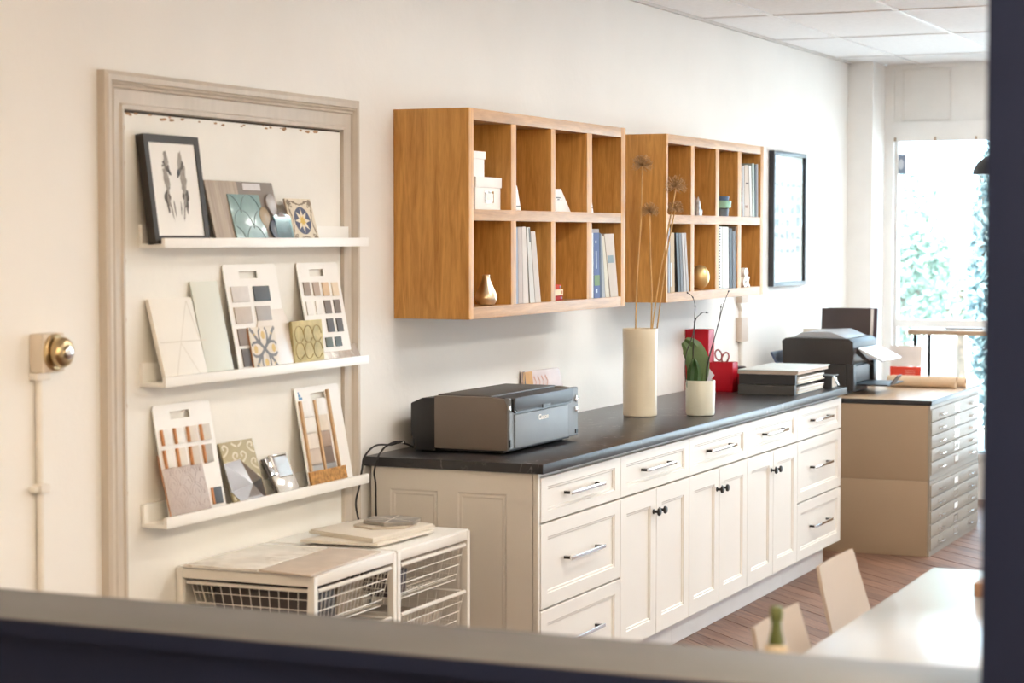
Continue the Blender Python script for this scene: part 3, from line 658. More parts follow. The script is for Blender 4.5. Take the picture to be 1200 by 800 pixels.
BWHITE = mat('board_white', (.82, .80, .77), .5, var=.02)
zb_ = [a+.0125 for a, b in LED]
def C(r, g, b, rough=.5): return mat('swatch_%.3f_%.3f_%.3f' % (r, g, b), (r, g, b), rough, var=.05, scale=30)

# --- upper ledge
ZH = zoomer(150, 150, 5.336)
f = Lean('framed_print', 'black framed ink print of two mirrored wing shapes on the ledge', 'picture', (230, 683), (92, 33), (437, 60), -.080, zb_[0], .026, ZH)
bw = .023; w, h = f.w, f.h
MB().rings(w, h, [(0, 0, .026), (0, 0, 0), (bw, bw, 0), (bw, bw, .006)]).build('frame', mat('black_frame_wood', (.026, .020, .015), .6, var=.1), f.T, local=True)
MB().box(bw, w-bw, .004, .008, bw, h-bw).build('print', PAPER, f.T, local=True)
ink = MB(); rn = random.Random(11); INK = [BLACKM, mat('ink_grey', (.11, .10, .095), .8, var=.3, scale=50), mat('ink_light', (.33, .31, .29), .8, var=.2, scale=50)]
def blob(cx, cz, rx, rz, rot, mi, y, n=14, jag=.3):
    P = []
    for i in range(n):
        a = 2*math.pi*i/n; k = 1+rn.uniform(-jag, jag); x_, z_ = rx*k*math.cos(a), rz*k*math.sin(a)
        P.append((cx+x_*math.cos(rot)-z_*math.sin(rot), y, cz+x_*math.sin(rot)+z_*math.cos(rot)))
    ink.face(P, mi)
for sx in (-1, 1):
    X0 = w*.5-.002
    for dx, dz, rx, rz, ro, mi in ((.030, .068, .008, .020, .2, 2), (.032, .050, .011, .016, .25, 1), (.046, .052, .003, .003, 0, 0), (.044, .060, .002, .002, 0, 0), (.024, .042, .006, .020, .5, 0), (.038, .018, .011, .030, .12, 2),
                                   (.036, .010, .006, .012, .2, 1), (.042, .028, .004, .010, 0, 0), (.034, -.006, .007, .004, .2, 0), (.040, -.030, .012, .020, .15, 1), (.036, -.036, .005, .016, .2, 2), (.042, -.052, .004, .018, .15, 1), (.014, -.058, .002, .018, .1, 1), (.028, -.060, .003, .022, .2, 2), (.024, -.076, .0016, .014, .2, 0)):
        blob(X0+sx*dx*1.22, h*.5+dz*1.15+.010, rx*1.35, rz*1.25, -ro*sx, mi, .0036-.0001*mi)
ink.build('ink_drawing', INK, f.T, local=True, kind='stuff')
b = Lean('sample_board', 'grey wood-grain sample board with dark panel behind the teal tile', 'sample board', (738, 722), (690, 503), (412, 490), -.079, zb_[0], .004, Z1)
STR = wood('grey_stripe_laminate', (.25, .19, .145), (.44, .36, .28), (30, 1, .6), 3.0, .5, .05)
MB().box(0, b.w, .001, .006, 0, b.h).build('board', mat('dark_taupe_board', (.20, .165, .14), .5), b.T, local=True)
xs = b.loc(565, 600)[0]
MB().box(0, xs, -.001, .0009, 0, b.h).build('laminate', STR, b.T, local=True)
a_, c_ = b.loc(568, 503), b.loc(645, 533); MB().box(a_[0], c_[0], -.0004, .0009, c_[1], a_[1]).build('paper_label', C(.60, .57, .58), b.T, local=True)
mk = MB()
for i in range(4): mk.box(a_[0]+.055+.007*i, a_[0]+.060+.007*i, .0004, .0011, a_[1]-.02, a_[1]-.014)
mk.build('print_lines', PAPER, b.T, local=True)
def teardrop(s, cx, cz, r, m, rim):
    pts = [(cx+r*math.cos(R(a)), 0, cz+r*math.sin(R(a))) for a in range(-20, 201, 20)]+[(cx-r*.55, 0, cz-r*.9), (cx, 0, cz-r*1.5), (cx+r*.55, 0, cz-r*.9)]
    MB().prism([(x, -.007, z) for x, y, z in pts], (0, .0075, 0)).build('drop_tile', m, s.T, local=True, bevel=.0015)
for px, m in (((682, 585), C(.36, .34, .34, .25)), ((700, 690), C(.06, .08, .12, .2)), ((655, 640), C(.30, .22, .12, .3)), ((728, 660), C(.30, .28, .28, .3))):
    q = b.loc(*px); teardrop(b, q[0], q[1], .030, m, None)
c = Lean('scallop_tile', 'teal tile with raised fish-scale pattern on the upper ledge', 'tile', (550, 725), (508, 550), (636, 548), -.0865, zb_[0], .006, Z1)
TEAL = mat('teal_glaze', (.21, .34, .35), .25, var=.1, scale=25, coat=.3); c.plate(TEAL, edge=mat('teal_edge', (.16, .17, .16), .6))
rl = MB(); r_ = c.w/3.2
def scallops(s, mb, r_, y, wid, kind='tube'):
    row = 0; z = -r_*.2
    while z < s.h+r_:
        x = -r_ if row % 2 else 0
        while x < s.w+r_:
            P = [p for p in arc((x, y, z), r_, 8, 172, 12, (1, 0, 0), (0, 0, 1.15))]
            run = []
            for p in P+[None]:
                if p is not None and .002 < p.x < s.w-.002 and .002 < p.z < s.h-.002: run.append(p)
                else:
                    if len(run) > 2: mb.tube(run, wid, 5)
                    run = []
            x += 2*r_
        z += r_*.85; row += 1
scallops(c, rl, r_, .0, .0016); rl.build('raised_scales', mat('teal_line', (.11, .19, .20), .3), c.T, local=True)
g = Lean('glass_tile', 'clear aqua glass tile sample beside the patterned tile', 'tile', (718, 722), (700, 630), (765, 628), -.0872, zb_[0], .008, Z1)
AQ = glassy('aqua_glass', (.62, .78, .80), .12, .08)
for i in range(4): MB().box(0, g.w, .0021*i, .0021*i+.0016, .002*i, g.h-.004*(3-i)).build('glass_layer', AQ, g.T, local=True)
e = Lean('encaustic_tile', 'cream tile with navy and yellow star flower medallion', 'tile', (780, 725), (742, 567), (846, 567), -.086, zb_[0], .007, Z1)
e.plate(mat('encaustic_cream', (.68, .60, .47), .6, var=.06, scale=40), edge=mat('clay_grey', (.35, .27, .2), .8))
def flower_tile(s, cols):
    mb = MB(); cx, cz = s.w/2, s.h/2; r = min(s.w, s.h)/2; sx, sz = s.w/2/r, s.h/2/r; y0 = -.0003
    def P(rr, a, y): return (cx+rr*sx*math.cos(R(a)), y, cz+rr*sz*math.sin(R(a)))
    mb.face([P(r*.62, a, y0) for a in range(0, 360, 12)], 0)
    mb.face([P(r*.58 if k % 2 == 0 else r*.26, k*22.5, y0*1.6) for k in range(16)], 1)
    mb.face([P(r*.3 if k % 2 == 0 else r*.14, k*22.5+22.5, y0*2.2) for k in range(16)], 2)
    for a in (45, 135, 225, 315):
        for da in (-18, 18):
            mb.ribbon([Vector(P(r*q, a+da*d, y0)) for q, d in ((.75, 1.6), (.95, 1.1), (1.1, .4), (1.0, -.3), (.86, .1))], r*.07, (0, -1, 0), 3)
        mb.face([P(r*1.18+r*.12*math.cos(R(k)), a+7*math.sin(R(k)), y0) for k in range(0, 360, 40)], 3)
    for a in (0, 90, 180, 270): mb.ribbon([Vector(P(r*q, a+d, y0)) for q, d in ((.96, -32), (.80, -16), (.72, 0), (.80, 16), (.96, 32))], r*.06, (0, -1, 0), 3)
    mb.build('printed_pattern', cols, s.T, local=True)
flower_tile(e, [C(.035, .045, .10), C(.70, .62, .48), C(.62, .40, .06), C(.22, .16, .10)])

# --- middle ledge
L2 = LED[1][1]
f = Lean('relief_tile', 'thick white tile with incised crossing lines on the ledge', 'tile', (232, 680), (135, 322), (335, 313), -.086, zb_[1], .013, Z2)
f.plate(mat('white_matte_tile', (.78, .75, .69), .55, var=.02))
gr = MB(); GRV = mat('incised_line', (.66, .62, .55), .7)
for (x0, y0, x1, y1) in ((310, 330, 288, 520), (190, 527, 405, 512), (288, 525, 272, 680), (290, 530, 380, 672), (312, 330, 372, 500), (288, 520, 200, 527)):
    a = f.loc(x0, y0); b_ = f.loc(x1, y1); gr.ribbon([Vector((a[0], -.0004, a[1])), Vector((b_[0], -.0004, b_[1]))], .0035, (0, -1, 0))
gr.build('incised_lines', GRV, f.T, local=True)
g = Lean('glass_plate', 'tall pale green-white glass sample plate beside the white relief tile', 'sample plate', (445, 658), (330, 240), (456, 238), -.080, zb_[1], .005, Z2)
g.plate(mat('frosted_white_glass', (.66, .68, .62), .45, var=.01, spec=.3))
hb = Lean('swatch_board', 'white swatch board with slot handle and six large grey, charcoal and brown chips', 'swatch board', (574, 645), (480, 158), (728, 158), -.077, zb_[1], .003, Z2)
board(hb, BWHITE)
for q, col in (((517, 264, 609, 334), (.62, .58, .55)), ((622, 262, 706, 328), (.045, .047, .052)), ((533, 362, 624, 432), (.48, .41, .35)), ((634, 356, 712, 420), (.36, .33, .31)), ((549, 462, 640, 535), (.21, .165, .14)), ((569, 556, 660, 632), (.085, .07, .065))):
    hb.swatch(*q, C(*col))
hx = Lean('hexagon_tile', 'large plain white hexagonal tile propped on the swatch board', 'tile', (660, 640), (612, 368), (806, 372), -.0835, zb_[1], .004, Z2)
w, h = hx.w, hx.h; MB().prism([(w*.22, 0, 0), (w*.78, 0, 0), (w, 0, h*.5), (w*.78, 0, h), (w*.22, 0, h), (0, 0, h*.5)], (0, .008, 0)).build('tile_body', mat('hex_white', (.66, .60, .54), .3), hx.T, local=True, bevel=.001)
j = Lean('floral_tile', 'terracotta-edged tile with grey and yellow floral print', 'tile', (635, 645), (603, 455), (724, 448), -.0876, zb_[1], .006, Z2)
j.plate(mat('floral_cream', (.68, .62, .54), .6), edge=TERRA)
mb = MB(); w, h = j.w, j.h; cx, cz = w/2, h/2
for a in range(4):
    sx, sz = ((1, 1), (-1, 1), (-1, -1), (1, -1))[a]; qx, qz = cx*sx, cz*sz; P = lambda u, v, y=-.0004: Vector((cx+qx*u, y, cz+qz*v))
    mb.ribbon([P(.02, .02), P(.25, .22), P(.5, .45), P(.75, .78), P(.95, .95)], w*.075, (0, -1, 0), 0)
    mb.ribbon([P(.3, .25), P(.55, .32), P(.8, .30), P(.95, .18)], w*.055, (0, -1, 0), 0)
    mb.ribbon([P(.25, .3), P(.32, .55), P(.30, .8), P(.18, .95)], w*.055, (0, -1, 0), 0)
    mb.face([P(.62, .62, -.0006)]+[P(.62+.0, .62+.0, -.0006)+Vector((sx*w*.05*math.cos(R(k)), 0, sz*w*.05*math.sin(R(k)))) for k in (0, 60, 120)], 1)
for dx, dz in ((0, .62), (0, -.62), (.68, 0), (-.68, 0)):
    mb.face([(cx+dx*cx+w*.075*math.cos(R(k)), -.0005, cz+dz*cz+w*.085*math.sin(R(k))) for k in range(0, 360, 45)], 1)
mb.face([(cx+w*.05*math.cos(R(k)), -.0006, cz+w*.05*math.sin(R(k))) for k in range(0, 360, 45)], 0)
mb.build('printed_pattern', [C(.17, .165, .17), C(.60, .42, .14)], j.T, local=True)
kb = Lean('swatch_board', 'white swatch board with many small brown, charcoal and green chips', 'swatch board', (905, 620), (826, 152), (1018, 150), -.077, zb_[1], .003, Z2)
board(kb, BWHITE)
for i, col in enumerate(((.30, .235, .19), (.42, .32, .25), (.64, .46, .29), (.74, .62, .47))): kb.swatch(857+44*i, 244, 896+44*i, 305, C(*col), edge=None)
for q, col in (((870, 334, 908, 396), (.76, .74, .71)), ((914, 332, 950, 392), (.76, .74, .71)), ((955, 328, 994, 388), (.135, .105, .09)), ((999, 324, 1037, 386), (.165, .13, .11)), ((967, 414, 1007, 474), (.06, .055, .058)), ((1012, 412, 1049, 472), (.075, .07, .07)), ((962, 502, 1000, 545), (.075, .095, .075)), ((1006, 498, 1042, 540), (.08, .105, .105)), ((885, 424, 950, 480), (.70, .68, .64))):
    kb.swatch(*q, C(*col))
l = Lean('stone_tile', 'mustard-green embossed stone tile in front of the small-chip swatch board', 'tile', (824, 628), (808, 425), (948, 418), -.084, zb_[1], .012, Z2)
l.plate(mat('mustard_stone', (.48, .41, .20), .6, var=.3, scale=18, bump=.4, bscale=40), bevel=.002)
mb = MB()
for i in range(3):
    for k in range(2): mb.tube(arc((l.w*(.2+.3*i), -.0005, l.h*(.35+.35*k)), l.w*.14, 0, 330, 14, (1, 0, 0), (0, 0, 1)), .0018, 5)
mb.build('embossed_rings', mat('mustard_line', (.38, .30, .13), .6), l.T, local=True)
m = Lean('marble_tile', 'grey-brown veined marble tile lying low on the ledge', 'tile', (915, 612), (890, 545), (1108, 535), -.0872, zb_[1], .006, Z2)
m.plate(veined('grey_marble', (.42, .37, .33), (.65, .62, .58), 14, .25, .06))

# --- lower ledge
nb_ = Lean('swatch_board', 'white swatch board with brown-edged pale chips behind the pink scallop tile', 'swatch board', (235, 700), (150, 177), (418, 158), -.077, zb_[2], .003, Z3)
board(nb_, BWHITE)
ED = (TERRA, .007)
for i, col in enumerate(((.76, .745, .72), (.74, .71, .67), (.66, .58, .49), (.58, .53, .46))): nb_.swatch(193+61*i, 296-9*i, 240+61*i, 364-9*i, C(*col), .008, edge=ED)
for i, col in enumerate(((.70, .66, .6), (.66, .6, .52), (.55, .48, .4), (.42, .385, .34))): nb_.swatch(206+61*i, 390-9*i, 252+61*i, 470-9*i, C(*col), .008, edge=ED)
nb_.swatch(432, 566, 482, 634, C(.055, .06, .07), .006, edge=ED)
o = Lean('scallop_tile', 'pinkish-grey tile with embossed scallop fans and terracotta edge', 'tile', (246, 698), (184, 415), (372, 386), -.0872, zb_[2], .007, Z3)
o.plate(mat('pink_grey_glaze', (.46, .38, .335), .45, var=.05), edge=TERRA)
rl = MB()
for q in (1.0, .7, .42): scallops(o, rl, o.w/5.5*q, .0004, .0011) if q == 1.0 else None
row = 0; z = 0; r_ = o.w/5.5
while z < o.h:
    x = -r_ if row % 2 else 0
    while x < o.w+r_:
        for q in (.66, .33):
            P = [p for p in arc((x, .0004, z), r_*q, 8, 172, 8, (1, 0, 0), (0, 0, 1.15))]
            if all(.002 < p.x < o.w-.002 and .002 < p.z < o.h-.002 for p in P): rl.tube(P, .0011, 4)
        x += 2*r_
    z += r_*.85; row += 1
rl.build('embossed_fans', mat('pink_grey_line', (.40, .325, .285), .45), o.T, local=True)
p = Lean('damask_tile', 'olive tile with pale damask scrolls behind the silver faceted tile', 'tile', (690, 603), (620, 332), (466, 360), -.079, zb_[2], .007, Z3)
p.plate(mat('olive_glaze', (.38, .315, .17), .5, var=.08), edge=mat('olive_edge', (.28, .24, .16), .7))
mb = MB(); w, h = p.w, p.h
for cz in (.12, .38, .64, .90):
    for cx in (.0, .5, 1.0):
        o2 = .13 if cx == .5 else 0
        for sg in (-1, 1):
            P = [Vector((w*(cx+sg*a), -.0005, h*(cz+o2+b_))) for a, b_ in ((.02, -.12), (.14, -.07), (.20, .0), (.12, .05), (.05, .02), (.09, -.02))]
            P = [q for q in bez(P, 5) if .003 < q.x < w-.003 and .003 < q.z < h-.003]
            if len(P) > 3: mb.ribbon(P, .007, (0, -1, 0))
mb.build('damask_scrolls', C(.62, .56, .40), p.T, local=True)
q_ = Lean('faceted_tile', 'silver metallic faceted tile with pyramid relief', 'tile', (545, 640), (492, 438), (642, 425), -.0872, zb_[2], .005, Z3)
w, h = q_.w, q_.h; SIL = mat('silver_facet', (.58, .58, .60), .18, 1, var=.03)
OUT = [(w*.30, h*.0), (w, h*.02), (w, h*.52), (w*.5, h), (0, h*.96), (0, h*.35)]; APX = (w*.48, h*.42)
mb = MB(); mb.prism([(x, .003, z) for x, z in OUT], (0, .003, 0))
for a, b_ in zip(OUT, OUT[1:]+OUT[:1]): mb.face([(a[0], .003, a[1]), (b_[0], .003, b_[1]), (APX[0], -.022, APX[1])])
mb.build('facets', SIL, q_.T, local=True)
MI = mat('mirror_glass', (.85, .86, .86), .04, 1, var=.005); GG = mat('grey_white_glass', (.62, .60, .57), .12, var=.02, coat=.6)
r1 = Lean('mirror_tile', 'mirror-faced grey glass tile beside the olive damask tile', 'tile', (768, 598), (700, 412), (782, 400), -.080, zb_[2], .005, Z3)
r1.plate(GG); MB().rings(r1.w*.8, r1.h*.55, [(0, 0, .003), (.006, .006, 0)], org=(r1.w*.12, -.003, r1.h*.42)).build('mirror_face', MI, r1.T, local=True)
r2 = Lean('mirror_tile', 'pale grey glass strip with a small mirror square, in front of another mirror tile', 'tile', (755, 595), (682, 432), (740, 420), -.087, zb_[2], .006, Z3)
MB().box(0, r2.w*1.4, 0, .006, 0, r2.h*.55).build('glass_strip', GG, r2.T, local=True, bevel=.001); MB().box(0, r2.w, 0, .006, r2.h*.58, r2.h).build('mirror_square', MI, r2.T, local=True, bevel=.001)
MB().box(-.01, r2.w*.9, .0065, .010, r2.h*.1, r2.h*1.02).build('dark_backing', mat('dark_backing', (.07, .055, .045), .6), r2.T, local=True)
sb = Lean('swatch_board', 'white swatch board with two columns fading from white to brown, blue logo', 'swatch board', (902, 552), (816, 98), (1022, 78), -.077, zb_[2], .004, Z3)
board(sb, BWHITE, hx=(.34, .66))
BAR = mat('light_wood_bar', (.55, .36, .20), .6, var=.1, scale=20)
cols_a = ((.76, .745, .72), (.74, .71, .66), (.70, .63, .55), (.56, .47, .39), (.40, .40, .40)); cols_b = ((.74, .72, .69), (.66, .58, .48), (.36, .27, .21), (.17, .125, .10), (.30, .31, .32))
for i in range(5):
    x, y = 849+11.5*i, 160+75*i+(0 if i < 4 else -2); sb.swatch(x, y, x+66, y+73-(0 if i < 4 else 40), C(*cols_a[i]), .003)
    x, y = 918+11.5*i, 148+75*i; sb.swatch(x, y, x+54, y+73-(0 if i < 4 else 40), C(*cols_b[i]), .003)
for (x0, y0, x1, y1) in ((838, 162, 896, 490), (906, 155, 960, 480), (963, 105, 1030, 470)):
    a, b_ = sb.loc(x0, y0), sb.loc(x1, y1); xm = (a[0]+b_[0])/2; MB().box(xm-.0055, xm+.0055, -.009, -.0002, b_[1], a[1]).build('wood_bar', BAR, sb.T, local=True, bevel=.001)
BL = C(.05, .22, .45)
lg = MB(); a = sb.loc(834, 118); b_ = sb.loc(858, 154); dx = (b_[0]-a[0])/3; dz = (a[1]-b_[1])/3
for i in range(3):
    for k_ in range(3-i if False else i+1): lg.box(a[0]+dx*k_, a[0]+dx*(k_+.8), -.0006, .0004, a[1]-dz*(i+.9), a[1]-dz*i)
lg.build('blue_logo', BL, sb.T, local=True)
t = Lean('cork_block', 'orange-brown cork sample block on the lowest ledge', 'sample block', (905, 553), (893, 490), (1060, 462), -.087, zb_[2], .008, Z3)
t.plate(mat('cork', (.42, .22, .07), .8, var=.45, scale=60, bump=.5, bscale=150))

# ================================================================== SWITCH, CONDUITS, FRAME
t = thing('dimmer_switch', 'beige surface box with brass dial knob and conduit on the wall', 'switch', (-1.865, 0, 1.32))
MB().box(-1.915, -1.815, -.045, -.0008, 1.322, 1.428).build('box', mat('beige_enamel', (.66, .58, .48), .5), t, bevel=.006)
def disc(name, c, prof, m, par, n=28):
    o = MB().lathe((0, 0, 0), prof, n).build(name, m, par, local=True, smooth=True); o.matrix_local = WM[par].inverted() @ Matrix.Translation(c) @ Matrix.Rotation(R(90), 4, 'X'); return o
disc('backplate', (-1.862, -.045, 1.377), [(.050, 0), (.050, .006), (.045, .010)], BRASS, t)
disc('knob', (-1.862, -.0555, 1.377), [(.036, 0), (.040, .004), (.042, .016), (.038, .026), (.030, .032), (.022, .034)], BRASS, t)
disc('button', (-1.862, -.0895, 1.377), [(.019, 0), (.019, .005), (.014, .009), (.004, .010)], CHROME, t)
COND = mat('painted_conduit', (.80, .765, .71), .6)
MB().tube([(-1.888, -.0115, 1.32), (-1.888, -.0115, .05)], .0105, 10).build('conduit', COND, t, smooth=True)
MB().box(-1.918, -1.858, -.030, -.0008, 1.302, 1.322).build('connector', COND, t, bevel=.003)
MB().box(-1.925, -1.852, -.022, -.0008, 1.000, 1.016).box(-1.908, -1.868, -.032, -.0008, .996, 1.020).build('strap', COND, t, bevel=.003)

t = thing('cable_raceway', 'beige wall raceway with socket boxes above the worktop', 'raceway', (4.35, 0, CT)); RWY = mat('raceway_beige', (.62, .53, .46), .6)
MB().box(4.335, 4.365, -.016, -.0008, CT+.002, 1.45).build('channel', COND, t)
for z0, z1 in ((1.12, 1.25), (1.33, 1.44)): MB().box(4.29, 4.41, -.032, -.0008, z0, z1).build('socket_box', RWY, t, bevel=.003)
MB().prism([(4.30, -.02, 1.33), (4.40, -.02, 1.33), (4.362, -.02, 1.285), (4.338, -.02, 1.285)], (0, .0192, 0)).build('taper', COND, t)
MB().box(4.405, 4.43, -.035, -.001, 1.19, 1.2).build('plug', PAPER, t)

t = thing('framed_poster', 'tall thin black framed print on the wall beside the oak cubbies', 'picture', (5.2, 0, 1.40))
x0, x1, z0, z1 = 4.875, 5.535, 1.405, 2.172
FB = mat('black_frame_gloss', (.025, .025, .03), .3)
for a, b_ in ((x0, x0+.022), (x1-.022, x1)): MB().box(a, b_, -.034, -.001, z0, z1).build('frame_side', FB, t, bevel=.001)
for a, b_ in ((z1-.022, z1), (z0, z0+.022)): MB().box(x0+.022, x1-.022, -.034, -.001, a, b_).build('frame_rail', FB, t, bevel=.001)
MB().box(x0+.022, x1-.022, -.014, -.001, z0+.022, z1-.022).build('print', PAPER, t)
mk = MB(); rn = random.Random(9)
for i in range(5):
    for j_ in range(6):
        xx = x0+.09+.105*i; zz = z1-.2-.075*j_
        if rn.random() < .85: mk.box(xx, xx+rn.uniform(.05, .085), -.0146, -.0139, zz, zz+rn.uniform(.012, .055))
mk.build('print_marks', mat('faint_blue_ink', (.40, .45, .50), .8, var=.15, scale=20), t)
MB().box(x0+.022, x1-.022, -.026, -.024, z0+.022, z1-.022).build('glazing', glassy('picture_glass', (.98, .99, 1), .01, .02, .12), t)

# ================================================================== ON THE WORKTOP
ZT = CT+.0006
# big grey photo printer
t = thing('photo_printer', 'large grey and silver photo printer with black base on the worktop', 'printer', (.55, -.32, ZT))
X0, X1, Y0, Y1, Zb, Zt = .218, .872, -.458, -.172, .930, 1.118
MB().box(X0+.02, X1-.02, Y0+.02, Y1-.01, ZT+.006, Zb).build('base', BLK, t, bevel=.004)
for x in (X0+.06, X1-.06):
    for y in (Y0+.05, Y1-.05): MB().lathe((x, y, ZT), [(.016, 0), (.016, .0065)], 12).build('foot', BLK, t)
MB().box(X0+.05, X0+.055, Y0+.10, Y0+.17, ZT+.006, Zb-.002).build('side_vent', PRN_F, t)
sidep = [(Y0, Zb), (Y1, Zb), (Y1, Zt), (Y0+.06, Zt), (Y0+.012, Zt-.006), (Y0, Zt-.03)]
for a, b_, nm in ((X0, X0+.04, 'side_shell'), (X1-.04, X1, 'side_shell')):
    MB().prism([(a, y, z) for y, z in sidep], (b_-a, 0, 0)).build(nm, PRN_S, t, bevel=.004)
MB().box(X0+.04, X1-.04, Y0+.03, Y1, Zb, Zt-.012).build('chassis', PRN_T, t)
MB().box(X0+.03, X1-.03, Y0+.075, Y1, Zt-.012, Zt+.004).build('scanner_lid', PRN_T, t, bevel=.003)
MB().rings(X1-X0-.008, Zt-Zb-.004, [(0, 0, .02), (0, 0, .004), (.004, .004, 0)], org=(X0+.004, Y0-.008, Zb+.002)).build('front_bezel', PRN_F, t)
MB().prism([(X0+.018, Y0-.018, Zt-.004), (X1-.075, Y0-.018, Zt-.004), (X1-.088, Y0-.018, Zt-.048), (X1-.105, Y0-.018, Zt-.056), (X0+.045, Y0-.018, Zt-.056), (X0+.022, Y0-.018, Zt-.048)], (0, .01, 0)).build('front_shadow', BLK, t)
dk = MB().prism([(X0+.024, Y0-.021, Zt-.001), (X1-.082, Y0-.021, Zt-.001), (X1-.094, Y0-.021, Zt-.042), (X1-.108, Y0-.021, Zt-.050), (X0+.048, Y0-.021, Zt-.050), (X0+.028, Y0-.021, Zt-.042)], (0, .10, 0)).build('paper_flap', mat('blue_grey_plastic', (.055, .06, .07), .45, 0), t, bevel=.002)
MB().box(X0+.27, X0+.34, Y0-.024, Y0-.0205, Zt-.053, Zt-.040).build('latch', BLK, t)
MB().box(X0+.045, X1-.115, Y0-.013, Y0-.006, Zb+.006, Zt-.062).build('output_door', mat('silver_blue_door', (.215, .235, .26), .5, 0), t, bevel=.002)
for x in (X1-.05,):
    for z, r_ in ((Zt-.045, .013), (Zt-.085, .012)):
        disc('button', (x+.022, Y0-.008, z), [(r_, 0), (r_, .004), (r_-.003, .006)], CHROME, t, 20)
MB().box(X1-.035, X1-.015, Y0-.012, Y0-.006, Zb+.012, Zb+.026).build('usb_port', BLK, t); MB().box(X0+.002, X0+.012, Y0-.012, Y0-.006, Zb+.012, Zb+.040).build('hinge', BLK, t)
MB().box(X0+.002, X0+.014, Y0-.012, Y0-.004, Zt-.042, Zt-.028).build('hinge', CHROME, t)
MB().prism([(X0+.012, Y1+.001, ZT+.004), (X0+.012, Y1+.086, ZT+.004), (X0+.012, Y1+.092, ZT+.05), (X0+.012, Y1+.100, ZT+.055), (X0+.012, Y1+.100, Zt-.03), (X0+.012, Y1+.055, Zt-.010), (X0+.012, Y1+.001, Zt-.008)], (X1-X0-.05, 0, 0)).build('rear_tray', BLK, t, bevel=.003)
tm = text_mesh('Canon', .026, .0005, .0007); tm.transform(Matrix.Rotation(R(90), 4, 'X')); tm.materials.append(PAPER)
o = inst(tm, 'lettering', t, Vector((X0+.30, Y0-.0136, (Zb+Zt)/2+.006))-WM[t].translation); o.scale = (1.35, 1, 1)
tm2 = text_mesh('Canon', .02, .0003); tm2.materials.append(C(.16, .15, .145)); inst(tm2, 'lettering', t, Vector((X0+.42, Y0+.12, Zt+.0044))-WM[t].translation)
# cables
def cable(pts, r, label, m=BLK):
    MB().tube(bez(pts, 10), r, 7).build('power_cable', m, smooth=True, label=label, cat='cable')
def cp(u, v): return on('z', ZT+.004, u, v)
wy = lambda y, u, v: on('y', y, u, v)
cable([wy(-.066, 484, 523.5), wy(-.062, 476, 520), wy(-.055, 468, 518.5), wy(-.045, 458, 521), wy(-.035, 440, 522), wy(-.042, 427.5, 534.5), wy(-.050, 424, 551), wy(-.050, 421, 570), wy(-.052, 417, 590), wy(-.054, 421, 612)], .0036, 'black printer cable drooping over the worktop end near the door casing')
cable([wy(-.066, 474, 517.5), wy(-.064, 462, 518), wy(-.062, 452, 523), wy(-.058, 446, 530), on('x', -.007, 442.5, 537), on('x', -.008, 438.5, 553), on('x', .004, 440.2, 566), on('x', .010, 440.5, 590), on('x', .010, 441, 606)], .0036, 'black printer cable hanging over the panelled cabinet end')
MB().lathe(wy(-.065, 471.5, 519), [(.006, 0), (.006, .006)], 8).build('cable_tie', PAPER, label='white tie on the black printer cables', cat='cable tie')
cable([(.90, -.27, ZT+.004), (1.03, -.27, ZT+.004), (1.08, -.24, ZT+.004), (1.05, -.18, ZT+.004), (.95, -.17, ZT+.004)], .003, 'grey cable loop on the worktop beside the printer', mat('grey_cable', (.2, .19, .18), .5))
# orange pink tile card behind the printer
ZP = zoomer(460, 420, 4.0)
t = thing('sample_tile', 'orange and pink zigzag patterned tile leaning on the wall behind the printer', 'tile', (1.57, -.03, ZT))
P = [Vector((1.33, -.052, ZT)), Vector((1.80, -.052, ZT)), Vector((1.765, -.014, 1.126)), Vector((1.372, -.014, 1.131))]
MB().prism(P, (0, .008, .0)).build('tile_body', mat('pink_lustre', (.62, .47, .42), .4, var=.1), t)
d = Vector((0, -.0008, 0)); Lq = lambda s_, u: P[0].lerp(P[1], s_).lerp(P[3].lerp(P[2], s_), u)+d
MB().face([Lq(.005, 0), Lq(.25, 0), Lq(.25, .99), Lq(.005, .99)]).build('orange_band', C(.55, .28, .06), t)
MB().face([Lq(.0, .6), Lq(.06, .6), Lq(.06, 1), Lq(0, 1)]).build('dark_corner', BLK, t)
mb = MB()
for i in range(4): mb.ribbon([Lq(.28+.1*i+.05*(k_ % 2), .45+.11*k_)+d*.5 for k_ in range(5)], .012, (0, -1, 0))
mb.build('zigzag', C(.60, .33, .24), t)
# tall vase with dried alliums
vx, vy = 1.955, -.315
vt = thing('tall_vase', 'tall cream ceramic cylinder vase on the worktop', 'vase', (vx, vy, ZT))
MB().lathe((vx, vy, ZT), [(.070, 0), (.074, .004), (.0735, .08), (.0745, .16), (.0735, .25), (.0755, .33), (.0765, .374), (.0745, .378), (.071, .376), (.070, .30), (.068, .03), (.002, .02)], 48).build('vase_body', CERAM, vt, smooth=True)
def vplane(u, v):   # point in the upright plane through the vase, facing the camera
    n = Vector((FW.x, FW.y, 0)); d_ = ray(u, v); k_ = (Vector((vx, vy, 1.3))-CAM).dot(n)/d_.dot(n); return CAM+d_*k_
stems = [([(744.6, 400), (744.6, 388), (746, 330), (750, 270), (751.5, 230), (752.4, 194)], .046, 'tallest dried allium, its head above the others'),
         ([(762.7, 400), (763, 388), (763.5, 340), (762, 300), (761, 248)], .040, 'shorter dried allium with straight stem in the cream vase'),
         ([(762, 400), (764, 388), (772, 330), (781, 280), (789, 238), (792, 219)], .050, 'dried allium slanting towards the cubby, head beside its edge'),
         ([(768.5, 400), (770, 388), (776, 340), (783, 290), (789, 258), (791.5, 245)], .036, 'lowest slanting dried allium in the cream vase')]
rn = random.Random(21)
